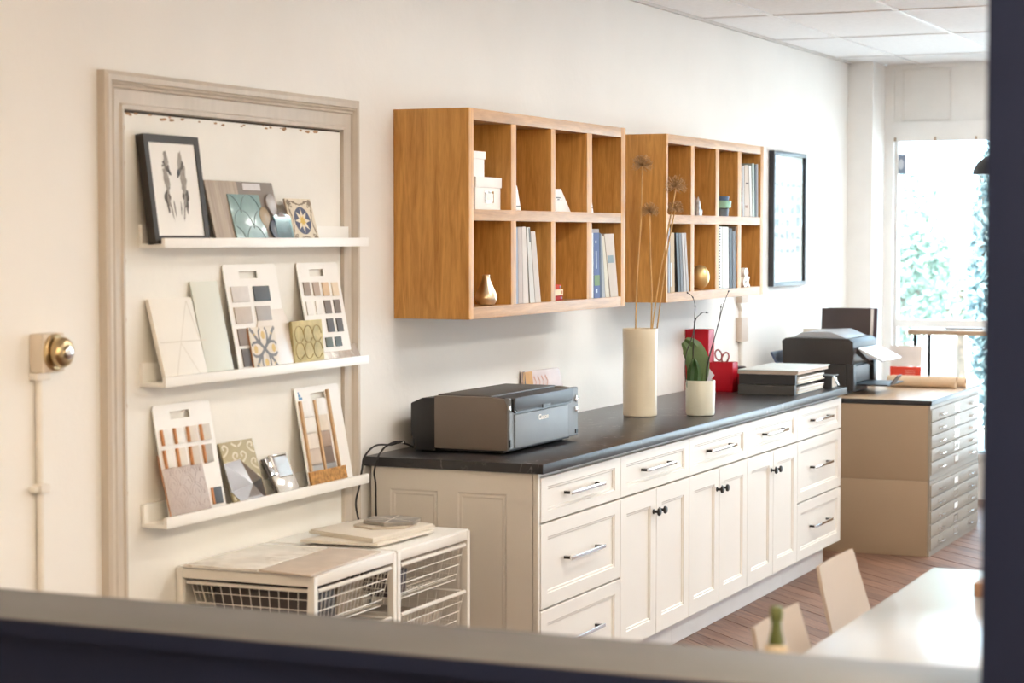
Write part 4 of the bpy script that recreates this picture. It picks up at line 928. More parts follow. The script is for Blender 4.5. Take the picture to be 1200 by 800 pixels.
for i, (pp_, r_, lb) in enumerate(stems):
    base = Vector((vx+(-.02, .012, .0, .03)[i], vy+(.02, -.02, .025, -.03)[i], ZT+.035))
    off = Vector((0, 0, 0)); pts = [vplane(*q)+FW*(.012*i-.02) for q in pp_]; pts = [base]+pts
    t = thing('dried_allium', lb, 'dried flower', base, 'dried alliums in the cream vase')
    MB().tube(bez(pts, 6), .0032, 6).build('stem', STRAW, t, smooth=True)
    hd = MB(); c = pts[-1]; N = 125; g_ = math.pi*(3-math.sqrt(5))
    hd.lathe(c-Vector((0, 0, .004)), [(.001, 0), (.005, .003), (.005, .007), (.001, .01)], 8)
    for k_ in range(N):
        z = 1-1.55*k_/N; rr = math.sqrt(max(0, 1-z*z)); a = g_*k_; dr = Vector((rr*math.cos(a), rr*math.sin(a), z))*r_*rn.uniform(.8, 1.05)
        hd.tube([c, c+dr], .0008, 3)
        tip = c+dr; hd.tube([tip, tip+Vector((rn.uniform(-1, 1), rn.uniform(-1, 1), rn.uniform(-.3, 1)))*.007], .0015, 3)
    hd.build('flower_head', mat('dried_umbel', (.40, .25, .12), .7, var=.2, scale=40), t)
# orchid pot
px_, py_ = 2.085, -.545
pt = thing('orchid_pot', 'small sage-cream cylinder pot on the worktop', 'pot', (px_, py_, ZT))
MB().lathe((px_, py_, ZT), [(.054, 0), (.060, .003), (.063, .012), (.0645, .15), (.0635, .153), (.060, .151), (.060, .11), (.002, .105)], 44).build('pot_body', POT, pt, smooth=True)
ot = thing('orchid_plant', 'orchid with green leaves and bare dark flower spikes', 'plant', (px_, py_, ZT+.106))
def oplane(u, v, off=0):
    n = Vector((FW.x, FW.y, 0)); d_ = ray(u, v); k_ = (Vector((px_, py_, 1.1))-CAM).dot(n)/d_.dot(n); return CAM+d_*k_+Vector((FW.x, FW.y, 0))*off
def leaf(pts, widths, off, name, m):
    """midrib pixels from base to tip, half-widths in metres; curved blade with thickness"""
    mid = bez([oplane(*q, off) for q in pts], 6); n_ = len(mid); mb = MB(); loops = []
    for k_, c in enumerate(mid):
        u = k_/(n_-1); wdt = max(.001, sum(widths[i]*max(0, 1-abs(u*(len(widths)-1)-i)) for i in range(len(widths))))
        tng = (mid[min(k_+1, n_-1)]-mid[max(k_-1, 0)]).normalized(); sd = tng.cross(FW).normalized()
        loops.append([c+sd*wdt-FW*.006*(-1), c+sd*wdt*.5-FW*.002, c-FW*.0+FW*.006, c-sd*wdt*.5-FW*.002, c-sd*wdt+FW*.006,
                      c-sd*wdt*.5+FW*.0005, c+FW*.0085, c+sd*wdt*.5+FW*.0005])
    mb.loft(loops); mb.build(name, m, ot, smooth=True)
leaf([(815, 470), (817, 450), (818, 425), (811, 408), (802, 399)], [.014, .042, .052, .046, .018], .01, 'leaf', LEAF)
leaf([(812, 470), (812, 452), (813, 435), (813, 420)], [.008, .030, .032, .006], -.03, 'leaf', mat('orchid_leaf_dark', (.025, .07, .012), .3, var=.25, scale=12))
bark = mat('bark_mix', (.12, .07, .04), .9, var=.4, scale=60, bump=.6, bscale=80); MB().lathe((px_, py_, ZT+.1062), [(.059, 0), (.059, .012), (.03, .018), (.002, .02)], 24).build('potting_bark', bark, ot)
sp = [[(808, 470), (803, 440), (804, 415), (812, 390), (814, 366), (814, 356), (811, 347), (805.5, 343)], [(813, 470), (812, 440), (813, 400), (815, 376), (820, 369), (825, 366), (830.5, 367)], [(826, 470), (829, 430), (836, 400), (842, 378), (846, 362), (852, 345), (854.5, 340)], [(827, 470), (830, 425), (838, 395), (843.5, 372), (845.5, 356)]]
for i, s_ in enumerate(sp):
    P = bez([oplane(*q, .02*(i % 2)-.01) for q in s_], 6); n_ = len(P)
    MB().tube(P, [.0026*(1-.55*k_/(n_-1)) for k_ in range(n_)], 6).build('flower_spike', TWIG, ot, smooth=True)
    mb = MB()
    for k_ in range(n_//3, n_, 7): mb.lathe(P[k_]-Vector((0, 0, .004)), [(.001, 0), (.0042, .004), (.001, .009)], 6)
    mb.build('nodes', TWIG, ot, kind='stuff')
# clear plastic plant tag in the pot
A = [oplane(*q, .03) for q in ((821, 452), (833, 447), (838, 440), (832, 432), (827, 430))]
MB().prism(A, FW*.003).build('plant_tag', mat('clear_lilac_plastic', (.62, .62, .72), .15, var=.05, coat=.5), label='translucent lilac plastic wrap sticking out of the orchid pot', cat='plastic wrap')
# red desk organiser
t = thing('desk_organiser', 'glossy red desk organiser with a tall box and a low tray', 'organiser', (3.55, -.15, ZT))
def open_box(x0, x1, y0, y1, z0, z1, w_, name):
    MB().box(x0, x1, y0, y1, z0, z0+w_).box(x0, x0+w_, y0, y1, z0+w_, z1).box(x1-w_, x1, y0, y1, z0+w_, z1).box(x0+w_, x1-w_, y0, y0+w_, z0+w_, z1).box(x0+w_, x1-w_, y1-w_, y1, z0+w_, z1).build(name, RED, t, bevel=.0015)
open_box(3.45, 3.54, -.126, -.002, ZT, 1.222, .004, 'tall_box'); open_box(3.42, 3.505, -.262, -.1265, ZT, 1.062, .004, 'low_box')
open_box(3.51, 3.62, -.285, -.165, ZT, 1.02, .004, 'side_tray')
s_ = thing('scissors', 'scissors with thin red loop handles standing in the red organiser', 'scissors', (3.46, -.20, ZT+.006))
RC = mat('scissor_handle', (.30, .02, .02), .3)
for c, k_, an in (((842, 416), 0, -15), ((850, 419), 1, 20)):
    ctr = on('x', 3.455+.005*k_, *c); P = [ctr+Vector((0, (.017*math.cos(R(a)))*math.cos(R(an))-(.027*math.sin(R(a)))*math.sin(R(an)), (.017*math.cos(R(a)))*math.sin(R(an))+(.027*math.sin(R(a)))*math.cos(R(an)))) for a in range(0, 361, 24)]
    MB().tube(P, .004, 6).build('handle', RC, s_, smooth=True)
    lo = P[11]; MB().prism([lo+Vector((0, -.004, 0)), lo+Vector((0, .004, 0)), Vector((lo.x, -.196, ZT+.012)), Vector((lo.x, -.200, ZT+.012))], (.002, 0, 0)).build('blade', CHROME, s_)
MB().lathe((3.58, -.235, 1.0205), [(.040, 0), (.044, .003), (.044, .012), (.038, .015)], 28).build('lid', BLK, smooth=True, label='round black lid on the low red tray', cat='lid')
# letter trays
TRB = mat('black_tray', (.028, .027, .028), .5, var=.05); TRG = mat('charcoal_tray', (.06, .058, .055), .55, var=.05)
tx0, tx1, ty0, ty1 = 3.335, 3.86, -.605, -.318
for k_, (z0, z1, m_, lb) in enumerate(((ZT, .962, TRG, 'charcoal letter tray at the bottom of the tray stack'), (.9635, 1.013, TRB, 'black letter tray on top of the charcoal tray'))):
    t = thing('letter_tray', lb, 'tray', ((tx0+tx1)/2, -.46, z0), 'stacked letter trays'); d_ = .012*k_
    MB().box(tx0+d_, tx1, ty0, ty1, z0, z0+.004).build('bottom', m_, t); MB().box(tx0+d_, tx0+d_+.005, ty0, ty1, z0+.004, z1).build('wall', m_, t); MB().box(tx0+d_+.005, tx1, ty1-.005, ty1, z0+.004, z1).build('wall', m_, t)
    MB().box(tx1-.005, tx1, ty0+.0, ty1-.005, z0+.004, z1).build('wall', m_, t)
    MB().box(tx0+d_+.005, tx0+d_+.03, ty0, ty0+.005, z0+.004, z1).build('front_tab', m_, t)
    rn = random.Random(k_)
    for i in range(4):
        o_ = rn.uniform(-.008, .004); z = z0+.0045+.008*i
        MB().box(tx0+.05, tx1-.02, ty0-.004+o_, ty1-.02, z, z+.0055).build('paper_stack', PAPER if i % 2 else CREAMP, label='%s paper bundle lying inside the %s letter tray' % (('lowest cream', 'second, white', 'third, cream', 'topmost white')[i], ('charcoal', 'black')[k_]), cat='paper', group='papers in the %s letter tray' % ('charcoal', 'black')[k_])
MB().box(tx0+.02, tx1+.05, ty0-.01, ty1+.01, 1.0135, 1.030).build('paper_pile', mat('kraft_pages', (.60, .50, .42), .8), label='thick pile of cream pages on the black letter tray', cat='paper', bevel=.001)
MB().box(tx0+.01, tx1+.06, ty0-.016, ty1+.005, 1.0305, 1.036).build('notebook', mat('pale_blue_cover', (.66, .72, .72), .4), label='pale blue-white cover lying on top of the paper pile', cat='notebook', bevel=.001)
t = thing('binder', 'black lever binder lying beside the letter trays', 'binder', (4.0, -.5, ZT))
MB().box(3.875, 4.0, -.645, -.40, ZT, ZT+.003).box(3.875, 4.0, -.645, -.40, ZT+.062, ZT+.065).box(3.875, 3.878, -.645, -.40, ZT+.003, ZT+.062).build('cover', TRB, t)
MB().box(3.88, 3.99, -.64, -.41, ZT+.004, ZT+.05).build('pages', CREAMP, t)
MB().prism([(3.88, -.655, ZT+.06), (3.97, -.655, ZT+.01), (3.985, -.655, ZT+.01), (3.895, -.655, ZT+.063)], (0, .008, 0)).build('metal_arm', CHROME, t)

# ================================================================== WIRE DRAWER UNITS
WIRE = mat('white_wire', (.78, .75, .70), .4, var=.02); ZU = .70
def wire_unit(x0, x1, label):
    t = thing('wire_drawer_unit', label, 'drawer unit', ((x0+x1)/2, -.245, 0)); y0, y1 = -.485, -.012; p = .022
    for x in (x0, x1-p):
        for y in (y0, y1-p): MB().box(x, x+p, y, y+p, 0, ZU-.002).build('leg', WIRE, t, bevel=.002)
    MB().box(x0+p, x1-p, y0+.001, y0+.02, ZU-.032, ZU-.003).build('front_rail', WIRE, t, bevel=.001); MB().box(x0+p, x1-p, y1-.02, y1-.001, ZU-.032, ZU-.003).build('back_rail', WIRE, t)
    for x in (x0+.001, x1-.021): MB().box(x, x+.02, y0+p, y1-p, ZU-.032, ZU-.003).build('side_rail', WIRE, t)
    MB().box(x0+.004, x1-.004, y0+.004, y1-.004, ZU-.003, ZU+.003).build('top', WHITE, t, bevel=.001)
    for zr in (.652, .494, .336, .178):
        for x in (x0+p+.002, x1-p-.010): MB().box(x, x+.008, y0+p, y1-p, zr-.006, zr+.004).build('runner', WIRE, t)
        mb = MB(); xa, xb, ya, yb = x0+p+.014, x1-p-.014, y0+.006, y1-.03; dp = .115; tp = .022
        mb.tube([(xa-.004, ya, zr), (xb+.004, ya, zr)], .0065, 6); mb.tube([(xa, ya, zr), (xa, yb, zr)], .004, 5); mb.tube([(xb, ya, zr), (xb, yb, zr)], .004, 5); mb.tube([(xa, yb, zr), (xb, yb, zr)], .004, 5)
        nx, ny = 18, 13
        for i in range(nx+1):
            u = i/nx; xt = xa+(xb-xa)*u; xbm = xa+tp+(xb-xa-2*tp)*u
            mb.tube([(xt, ya, zr), (xbm, ya+tp, zr-dp), (xbm, yb-tp, zr-dp), (xt, yb, zr)], .0015, 3)
        for i in range(ny+1):
            u = i/ny; yt_ = ya+(yb-ya)*u; ybm = ya+tp+(yb-ya-2*tp)*u
            mb.tube([(xa, yt_, zr), (xa+tp, ybm, zr-dp), (xb-tp, ybm, zr-dp), (xb, yt_, zr)], .0015, 3)
        for k_ in (.28, .56, .84):
            q = tp*k_; z = zr-dp*k_; mb.tube([(xa+q, ya+q, z), (xb-q, ya+q, z), (xb-q, yb-q, z), (xa+q, yb-q, z), (xa+q, ya+q, z)], .0015, 3)
        mb.build('basket', WIRE, t)
    return t
wire_unit(-1.225, -.697, 'white wire-basket drawer unit with marble slab samples on top')
wire_unit(-.690, -.150, 'white wire-basket drawer unit beside the panelled cabinet end')
rn = random.Random(4)
def content(x0, x1, y0, y1, z0, z1, col, lb):
    t = thing('sample_box', lb, 'box', ((x0+x1)/2, (y0+y1)/2, z0)); m_ = C(*col)
    MB().box(x0, x1, y0, y1, z0, z1-.014).build('body', m_, t, bevel=.001); MB().box(x0-.002, x1+.002, y0-.002, y1+.002, z1-.014, z1).build('lid', m_, t, bevel=.001)
content(-1.15, -.98, -.42, -.10, .5405, .635, (.05, .04, .04), 'dark brown sample box in the wire basket beneath the marble')
content(-.965, -.80, -.42, -.12, .5405, .625, (.30, .25, .20), 'taupe sample box in the wire basket beneath the marble')
content(-1.15, -.80, -.42, -.10, .3825, .47, (.04, .035, .04), 'black sample box in the second wire basket below the marble')
content(-.63, -.50, -.42, -.12, .5405, .615, (.08, .06, .07), 'small dark sample box in the basket beside the cabinet end')
content(-.62, -.25, -.42, -.12, .3825, .44, (.42, .36, .30), 'pale tan sample box in the second basket beside the cabinet end')
# slabs and tiles lying on top
def slab(px, z0, t_, m_, name, label, zoff=None, **k_):
    P = [on('z', z0+t_, *q) for q in px]
    P = [Vector((q.x, min(q.y, -.03), z0)) for q in P]; return MB().prism(P, (0, 0, t_)).build(name, m_, label=label, cat='tile' if 'tile' in name else 'slab', bevel=.001, **k_)
slab([(215, 661), (302, 667), (384, 641.5), (306, 637)], ZU+.0036, .008, veined('white_marble', (.80, .76, .70), (.48, .40, .32), 4.5, .22, .035), 'marble_slab', 'white marble slab with beige veins lying on the wire drawer unit')
slab([(303.5, 667), (364, 673.5), (446, 645), (385.5, 641.6)], ZU+.0036, .007, mat('greige_stone', (.58, .49, .41), .45, var=.1, scale=14), 'stone_slab', 'greige stone slab lying beside the white marble slab')
CT_ = mat('cream_tile', (.74, .68, .59), .5, var=.02)
slab([(352, 632), (443, 637), (509, 620), (425, 616)], ZU+.0036+.0085, .009, CT_, 'flat_tile', 'cream square tile at the bottom of the tile pile')
slab([(362, 622), (437, 633), (510, 615), (440, 606)], ZU+.0036+.018, .008, mat('cream_tile2', (.70, .645, .55), .5, var=.02), 'flat_tile', 'cream square tile turned askew on the lower cream tile')
slab([(364, 620), (437, 630.6), (508, 613.5), (441, 604.5)], ZU+.0036+.0265, .006, mat('cream_tile3', (.76, .70, .61), .5, var=.02), 'flat_tile', 'thin cream tile on top of the two cream tiles')
hc = on('z', .744, 459.5, 612); zz = ZU+.0365
def hexa(c, r_, z0, t_, m_, label, rot=10):
    t = thing('hexagon_tile', label, 'tile', (c.x, c.y, z0))
    P = [(c.x+r_*math.cos(R(60*k_+rot)), c.y+r_*math.sin(R(60*k_+rot)), z0) for k_ in range(6)]
    MB().prism(P, (0, 0, t_)).build('tile_body', m_, t, bevel=.001); return t, P
hexa(hc+Vector((-.03, .01, 0)), .105, zz, .007, mat('beige_hex', (.55, .48, .39), .5), 'beige hexagonal tile under the grey starred tile', 4)
t, P = hexa(hc, .098, zz+.0075, .012, mat('grey_hex', (.27, .25, .225), .4, var=.2, scale=25), 'grey hexagonal tile with white star lines on the tile pile', 12)
mb = MB(); cc = Vector((hc.x, hc.y, zz+.0199))
for q in P: mb.ribbon([cc, cc.lerp(Vector((q[0], q[1], zz+.0199)), .93)], .007, (0, 0, 1))
mb.build('star_lines', C(.74, .70, .63), t)

# ================================================================== FLAT FILE AND ITS TOP
fx0, fx1, fy0, fy1, fh = 4.40, 5.66, -1.034, -.10, .826
hm = lm_ = None
def flat_file(z0, z1, label, blank):
    global hm, lm_
    t = thing('flat_file', label, 'flat file', ((fx0+fx1)/2, (fy0+fy1)/2, z0))
    MB().box(fx0, fx1, fy0+.012, fy1, z0, z1).build('body', BEIGE, t, bevel=.003)
    MB().box(fx0, fx1, fy0, fy0+.0115, z1-.020, z1-.0005).build('top_lip', BEIGE_F, t); MB().box(fx0, fx1, fy0, fy0+.0115, z0+.001, z0+.028).build('bottom_lip', BEIGE_F, t)
    MB().box(fx0, fx0+.012, fy0, fy0+.0115, z0+.028, z1-.02).build('edge_strip', BEIGE_F, t); MB().box(fx1-.012, fx1, fy0, fy0+.0115, z0+.028, z1-.02).build('edge_strip', BEIGE_F, t)
    H = (z1-z0-.048)/5
    for i in range(5):
        za = z0+.028+H*i+.002; zc_ = za+H/2-.002
        d = MB().box(fx0+.014, fx1-.014, fy0-.006, fy0+.011, za, za+H-.004).build('drawer', BEIGE_F, t, bevel=.0015)
        for hx_ in (fx0+.24, fx1-.24):
            loc = Vector((hx_, fy0-.006, zc_))-WM[t].translation
            if hm is None:
                mb = MB().box(-.05, .05, -.001, 0, -.013, .013).tube([(-.042, -.001, -.006), (-.036, -.018, -.003), (.036, -.018, -.003), (.042, -.001, -.006)], .004, 6)
                mb.m[:6] = [1]*6; o = mb.build('handle', [CHROME, BEIGE_F], d, local=True, smooth=True); hm = o.data; o.location = loc
            else: inst(hm, 'handle', d, loc)
        loc = Vector(((fx0+fx1)/2, fy0-.006, zc_))-WM[t].translation
        mb = MB().box(-.05, .05, -.003, 0, -.020, -.016).box(-.05, .05, -.003, 0, .016, .020).box(-.05, -.045, -.003, 0, -.016, .016).box(.045, .05, -.003, 0, -.016, .016)
        o = mb.build('label_holder', CHROME, d, local=True); o.location = loc
        if i not in blank: o = MB().box(-.044, .044, -.0015, -.0002, -.0155, .0155).build('label_card', PAPER, d, local=True); o.location = loc
    return t
flat_file(.0, .400, 'tan metal five-drawer flat file standing on the floor', (0, 1, 3))
flat_file(.4005, .800, 'tan metal five-drawer flat file stacked on the lower one', (1,))
t = thing('file_top', 'tan top board with black edge on the stacked flat files', 'top board', (5.03, -.57, .8005))
MB().box(fx0-.003, fx1+.003, fy0-.008, fy1, .8005, fh-.001).build('black_edge', BLK, t, bevel=.002); MB().box(fx0+.004, fx1-.004, fy0, fy1-.002, fh-.001, fh).build('surface', wood('tan_laminate', (.42, .28, .17), (.58, .42, .28), (1, 6, 6), 3, .28, .02), t)
FT = fh+.0006
# black office printer
t = thing('office_printer', 'black multifunction printer with open output tray on the flat file', 'printer', (4.95, -.38, FT))
bx0, bx1, by0, by1 = 4.62, 5.13, -.565, -.150
def rbox(name, x0, x1, y0, y1, z0, z1, m_, bv=.006): return MB().box(x0, x1, y0, y1, z0, z1).build(name, m_, t, bevel=bv)
rbox('base', bx0+.02, bx1-.02, by0+.05, by1-.02, FT, FT+.02, BLK)
rbox('lower_body', bx0, bx1, by0+.045, by1+.01, FT+.0205, FT+.165, BLK)
rbox('front_column', bx0, bx0+.06, by0, by0+.0445, FT+.0205, FT+.165, BLK); rbox('front_column', bx1-.06, bx1, by0, by0+.0445, FT+.0205, FT+.165, BLK)
MB().prism([(bx0, by1-.015, FT+.1655), (bx0, by0+.012, FT+.1655), (bx0, by0+.002, FT+.19), (bx0, by0+.004, FT+.285), (bx0, by0+.03, FT+.305), (bx0, by1-.03, FT+.305), (bx0, by1-.008, FT+.29)], (bx1-bx0, 0, 0)).build('scanner_unit', mat('charcoal_plastic', (.024, .021, .021), .45), t, bevel=.005)
MB().prism([(bx0+.03, by0+.05, FT+.3055), (bx0+.03, by1-.06, FT+.3055), (bx0+.03, by1-.11, FT+.335), (bx0+.03, by0+.14, FT+.342)], (bx1-bx0-.06, 0, 0)).build('document_feeder', mat('silver_grey_lid', (.34, .36, .39), .35, var=.03), t, bevel=.006)
MB().prism([(bx0+.04, by0-.012, FT+.255), (bx0+.04, by0-.150, FT+.190), (bx0+.04, by0-.146, FT+.180), (bx0+.04, by0-.006, FT+.240)], (bx1-bx0-.08, 0, 0)).build('control_panel', mat('pale_panel', (.62, .64, .67), .25), t, bevel=.002)
MB().prism([(bx0+.034, by0-.010, FT+.252), (bx0+.034, by0-.10, FT+.165), (bx0+.034, by0-.085, FT+.160), (bx0+.034, by0-.0, FT+.225)], (.005, 0, 0)).build('panel_hinge', BLK, t)
MB().box(bx0+.065, bx1-.065, by0-.17, by0+.044, FT+.048, FT+.056).build('output_tray', BLK, t, bevel=.002)
MB().prism([(bx0+.14, by0-.165, FT+.0565), (bx0+.14, by0-.205, FT+.105), (bx0+.14, by0-.209, FT+.103), (bx0+.14, by0-.170, FT+.0505)], (.10, 0, 0)).build('paper_stop', PRN_T, t)
MB().prism([(bx0+.02, by1+.012, FT+.155), (bx0+.02, by1+.055, FT+.225), (bx0+.02, by1+.065, FT+.219), (bx0+.02, by1+.026, FT+.150)], (bx1-bx0-.1, 0, 0)).build('rear_feed', mat('blue_tint_plastic', (.05, .07, .13), .3), t)
MB().box(bx0+.07, bx1-.07, by0+.02, by0+.0445, FT+.06, FT+.15).build('slot', BLK, t)
MB().prism([(4.70, -.70, FT), (5.02, -.71, FT), (5.03, -.52, FT), (4.70, -.515, FT)], (0, 0, .003)).build('mouse_mat', mat('charcoal_felt', (.05, .045, .045), .9), label='dark mat under the front of the black printer', cat='mat') if False else None
# canvases and frames leaning behind the printer
def leaner(name, y0, y1, z1, x, th, m_, label, cat, lean_=.05, frame=None):
    M = Matrix.Translation((x, y0, FT)) @ Matrix.Rotation(R(90), 4, 'Z') @ Matrix.Rotation(-math.atan2(lean_, z1-FT)*0, 4, 'X'); t = thing(name, label, cat, (x, (y0+y1)/2, FT))
    P = [(x, y0, FT), (x, y1, FT), (x+lean_, y1, z1), (x+lean_, y0, z1)]
    MB().prism(P, (th, 0, 0)).build('panel', m_, t, bevel=.0015)
    if frame: 
        g_ = .02; L_ = lambda s_, u: Vector(P[0]).lerp(Vector(P[1]), s_).lerp(Vector(P[3]).lerp(Vector(P[2]), s_), u)-Vector((.0012, 0, 0)); MB().face([L_(.08, .07), L_(.92, .07), L_(.92, .93), L_(.08, .93)]).build('inset', frame, t)
    return t
DB = mat('dark_brown_board', (.045, .028, .026), .5, var=.08)
leaner('portfolio', -.44, -.150, 1.268, 5.42, .012, DB, 'dark brown portfolio board leaning behind the black printer', 'portfolio')
leaner('portfolio', -.455, -.165, 1.266, 5.436, .006, PAPER, 'thin white board behind the front dark brown portfolio', 'board')
leaner('portfolio', -.475, -.18, 1.270, 5.446, .012, mat('dark_plum_board', (.05, .025, .035), .5), 'dark plum portfolio board, rearmost of the leaning boards', 'portfolio')
leaner('leaning_picture', -.345, -.062, 1.150, 5.33, .014, mat('beige_frame', (.62, .55, .46), .5), 'beige framed panel leaning in front of the dark portfolio', 'picture', .05, C(.60, .60, .58))
# red and white card
t = thing('folded_card', 'white folder with a red lower band standing on the flat file', 'folder', (5.60, -.63, FT))
y0, y1 = -.715, -.535
MB().prism([(5.585, y0, .93), (5.585, y1, .93), (5.60, y1+.01, 1.05), (5.60, y0-.0, 1.05)], (.004, 0, 0)).build('white_part', mat('pink_white_card', (.82, .76, .74), .6), t)
MB().prism([(5.575, y0-.002, FT), (5.575, y1, FT), (5.583, y1+.004, .929), (5.583, y0, .929)], (.005, 0, 0)).build('red_band', mat('coral_red_card', (.72, .06, .03), .5), t)
mk = MB()
for i in range(3): mk.box(5.5772, 5.5788, -.68+.0*i, -.62, .905-.012*i, .909-.012*i)
mk.build('print_lines', C(.75, .3, .25), t)
# paper rolls
for k_, (x, z, r_, y0, y1, lb) in enumerate(((5.34, FT+.034, .034, -.97, -.60, 'thick brown paper roll lying on the flat file'), (5.42, FT+.030, .030, -1.01, -.56, 'second brown paper roll behind the thick one on the flat file'))):
    mb = MB(); n_ = 28; ro = []; 
    L0 = [(x+r_*math.cos(2*math.pi*i/n_), y0, z+r_*math.sin(2*math.pi*i/n_)) for i in range(n_)]; L1 = [(a, y1, b_) for a, _, b_ in L0]
    I0 = [(x+r_*.8*math.cos(2*math.pi*i/n_), y0, z+r_*.8*math.sin(2*math.pi*i/n_)) for i in range(n_)]; I1 = [(a, y1, b_) for a, _, b_ in I0]
    mb.loft([I1, L1, L0, I0, I1], cap=False).build('paper_roll', KRAFT, smooth=True, label=lb, cat='paper roll', group='paper rolls')

# ================================================================== BY THE WINDOW
t = thing('window_desk', 'narrow wooden high desk with black metal legs at the window', 'desk', (6.5, -.95, 0))
dx0, dx1, dy0, dy1, dz = 6.15, 6.62, -1.75, -.50, 1.118
MB().box(dx0, dx1, dy0, dy1, dz-.028, dz).build('desk_top', wood('desk_oak', (.34, .23, .14), (.50, .36, .24), (6, .8, 6), 3), t, bevel=.002)
for x in (dx0+.03, dx1-.05):
    for y in (dy0+.03, dy1-.04): MB().box(x, x+.02, y-.01, y+.01, 0, dz-.028).build('leg', BLACKM, t)
MB().box(dx0+.03, dx1-.03, dy1-.05, dy1-.03, .15, .17).build('foot_rail', BLACKM, t)
MB().box(6.3, 6.42, -.93, -.70, dz+.0006, dz+.012).build('notebook', C(.42, .41, .42), label='closed grey notebook on the high window desk', cat='notebook', bevel=.002)
t = thing('pendant_lamp', 'black dome pendant lamp hanging by the window', 'pendant lamp', (5.35, -1.205, 2.03))
MB().lathe((5.35, -1.205, 2.035), [(.155, 0), (.150, .03), (.128, .068), (.09, .095), (.045, .112), (.025, .15), (.022, .15), (.043, .108), (.088, .092), (.125, .066), (.147, .03), (.152, .001)], 36).build('shade', mat('black_enamel', (.012, .013, .016), .4), t, smooth=True)
MB().tube([(5.35, -1.205, 2.185), (5.35, -1.205, ZC-.01)], .004, 6).build('cord', BLK, t); MB().lathe((5.35, -1.205, ZC-.024), [(.05, 0), (.05, .015), (.03, .02)], 20).build('ceiling_rose', BLK, t)
MB().lathe((5.35, -1.205, 2.075), [(.004, 0), (.028, .018), (.030, .035), (.014, .062), (.013, .08)], 18).build('bulb', PAPER, t, smooth=True)
P = [on('x', XW+.04, *q) for q in ((1050, 181), (1062, 181), (1062, 204), (1050, 204))]
t = thing('window_sticker', 'small blue-grey security sticker at the window corner', 'sticker', P[3]); MB().prism(P, (.003, 0, 0)).build('sheet', mat('sticker_blue', (.22, .27, .36), .5, var=.2, scale=20), t)
Q = [P[0].lerp(P[2], .5)+Vector((-.0015, .06*.5*math.cos(R(a))*.6, .05*math.sin(R(a))*.7)) for a in range(0, 360, 30)]; MB().face(Q).build('emblem', C(.6, .64, .7), t)

# ================================================================== TABLE, CHAIRS, BOTTLE
t = thing('meeting_table', 'glossy white meeting table behind the navy partition', 'table', (-1.8, -2.7, 0))
TG = mat('white_gloss_top', (.56, .54, .52), .17, var=.005, spec=.35); tz = .75
MB().box(-3.08, -.640, -3.20, -2.165, tz-.030, tz).build('table_top', TG, t, bevel=.002)
MB().box(-2.98, -.74, -3.10, -2.265, tz-.085, tz-.0305).build('apron', WHITE, t)
for x in (-2.96, -.80):
    for y in (-3.0, -2.62): MB().box(x, x+.05, y, y+.05, 0, tz-.0305).build('leg', WHITE, t, bevel=.003)
bq = on('z', tz+.0006, 1141, 699)
MB().box(bq.x, bq.x+.12, bq.y-.16, bq.y, tz+.0006, tz+.036).build('wooden_box', wood('brown_box', (.22, .12, .07), (.34, .2, .12), (2, 8, 8)), label='small brown wooden block on the white table near the post', cat='box', bevel=.003)
SH = mat('cream_shell_plastic', (.50, .42, .35), .65, var=.01, spec=.2); LG = mat('chair_leg_steel', (.6, .6, .6), .25, 1)
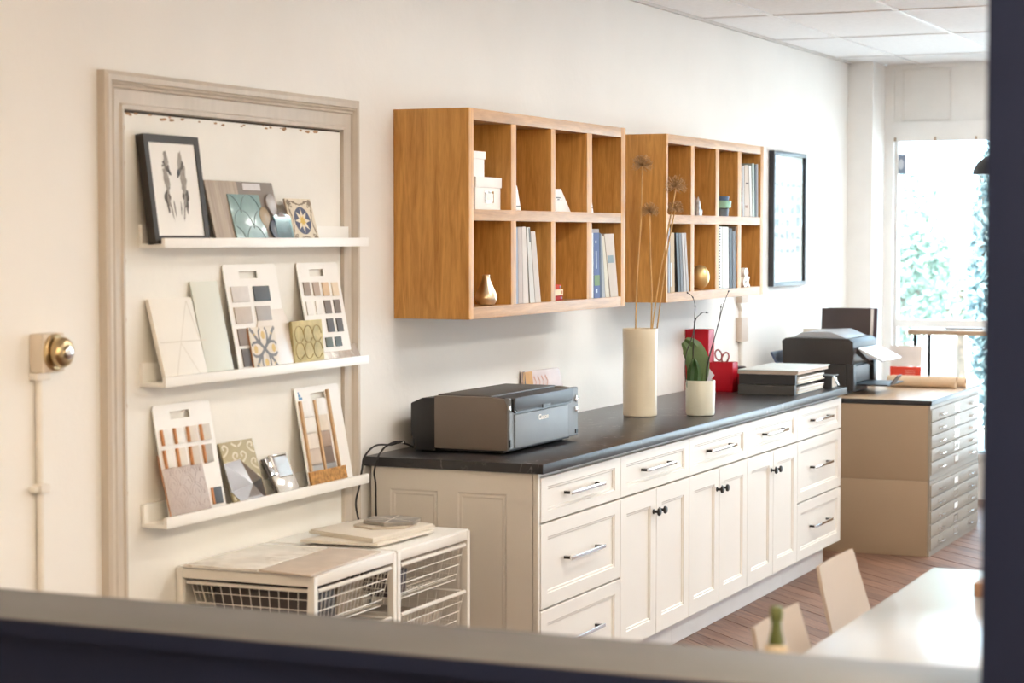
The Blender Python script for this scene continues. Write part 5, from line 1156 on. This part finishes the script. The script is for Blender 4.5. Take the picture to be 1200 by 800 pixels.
def chair(x0, x1, ytop, label):
    xm = (x0+x1)/2; t = thing('moulded_chair', label, 'chair', (xm, ytop-.3, 0), 'moulded chairs at the white table')
    # one shell: back panel curving into the seat, cross-section rows from top of back to front of seat
    rows = [(ytop, .80, .178), (ytop-.015, .74, .188), (ytop-.048, .62, .205), (ytop-.078, .52, .215), (ytop-.100, .475, .22), (ytop-.145, .45, .222), (ytop-.25, .442, .225), (ytop-.40, .440, .22), (ytop-.455, .432, .21)]
    F, B = [], []
    for i, (y, z, hw) in enumerate(rows):
        a = Vector(rows[max(i-1, 0)][:2]); b_ = Vector(rows[min(i+1, len(rows)-1)][:2]); d_ = (b_-a).normalized(); nrm = Vector((0, -d_.y, d_.x))*-.009
        ff, bb = [], []
        for k_ in range(9):
            u = k_/4-1; dish = .005*u*u*(1 if i < 4 else .2)
            p = Vector((xm+hw*u, y-dish, z+(0 if i < 4 else .010*u*u))); ff.append(p); bb.append(p+nrm)
        F.append(ff); B.append(bb)
    mb = MB(); loops = [f_+b_[::-1] for f_, b_ in zip(F, B)]; mb.loft(loops); mb.build('shell', SH, t, smooth=True)
    for sx in (-1, 1):
        for yy_, yb_ in ((ytop-.13, ytop-.06), (ytop-.40, ytop-.45)): MB().tube([(xm+sx*.15, yy_, .438), (xm+sx*.20, yb_, 0.004)], .010, 8).build('leg', LG, t, smooth=True)
    MB().box(xm-.16, xm+.16, ytop-.40, ytop-.12, .425, .434).build('under_frame', LG, t)
chair(-1.075, -.720, -1.938, 'cream moulded chair nearest the tan flat file, at the white table')
chair(-1.985, -1.648, -2.042, 'cream moulded chair behind the green bottle, at the white table')
t = thing('bottle', 'green glass bottle with cream label on the white table', 'bottle', (-2.86, -2.365, tz))
bx, by, z0 = -2.86, -2.365, tz+.0006
GB = mat('green_bottle_glass', (.10, .12, .035), .12, var=.1, coat=.5)
MB().lathe((bx, by, z0), [(.018, 0), (.0205, .003), (.0208, .185), (.0185, .1935), (.0145, .1945), (.0135, .205), (.0100, .222), (.0092, .236)], 28).build('glass_body', GB, t, smooth=True)
MB().lathe((bx, by, z0), [(.0105, .2362), (.0116, .240), (.0120, .255), (.0105, .263), (.004, .265)], 24).build('cap', mat('olive_foil', (.13, .15, .055), .4, .2), t, smooth=True)
MB().lathe((bx, by, z0), [(.0216, .01), (.0216, .187), (.0190, .1942)], 28, cap=False).build('label', mat('cream_label', (.62, .52, .38), .6), t, smooth=True)
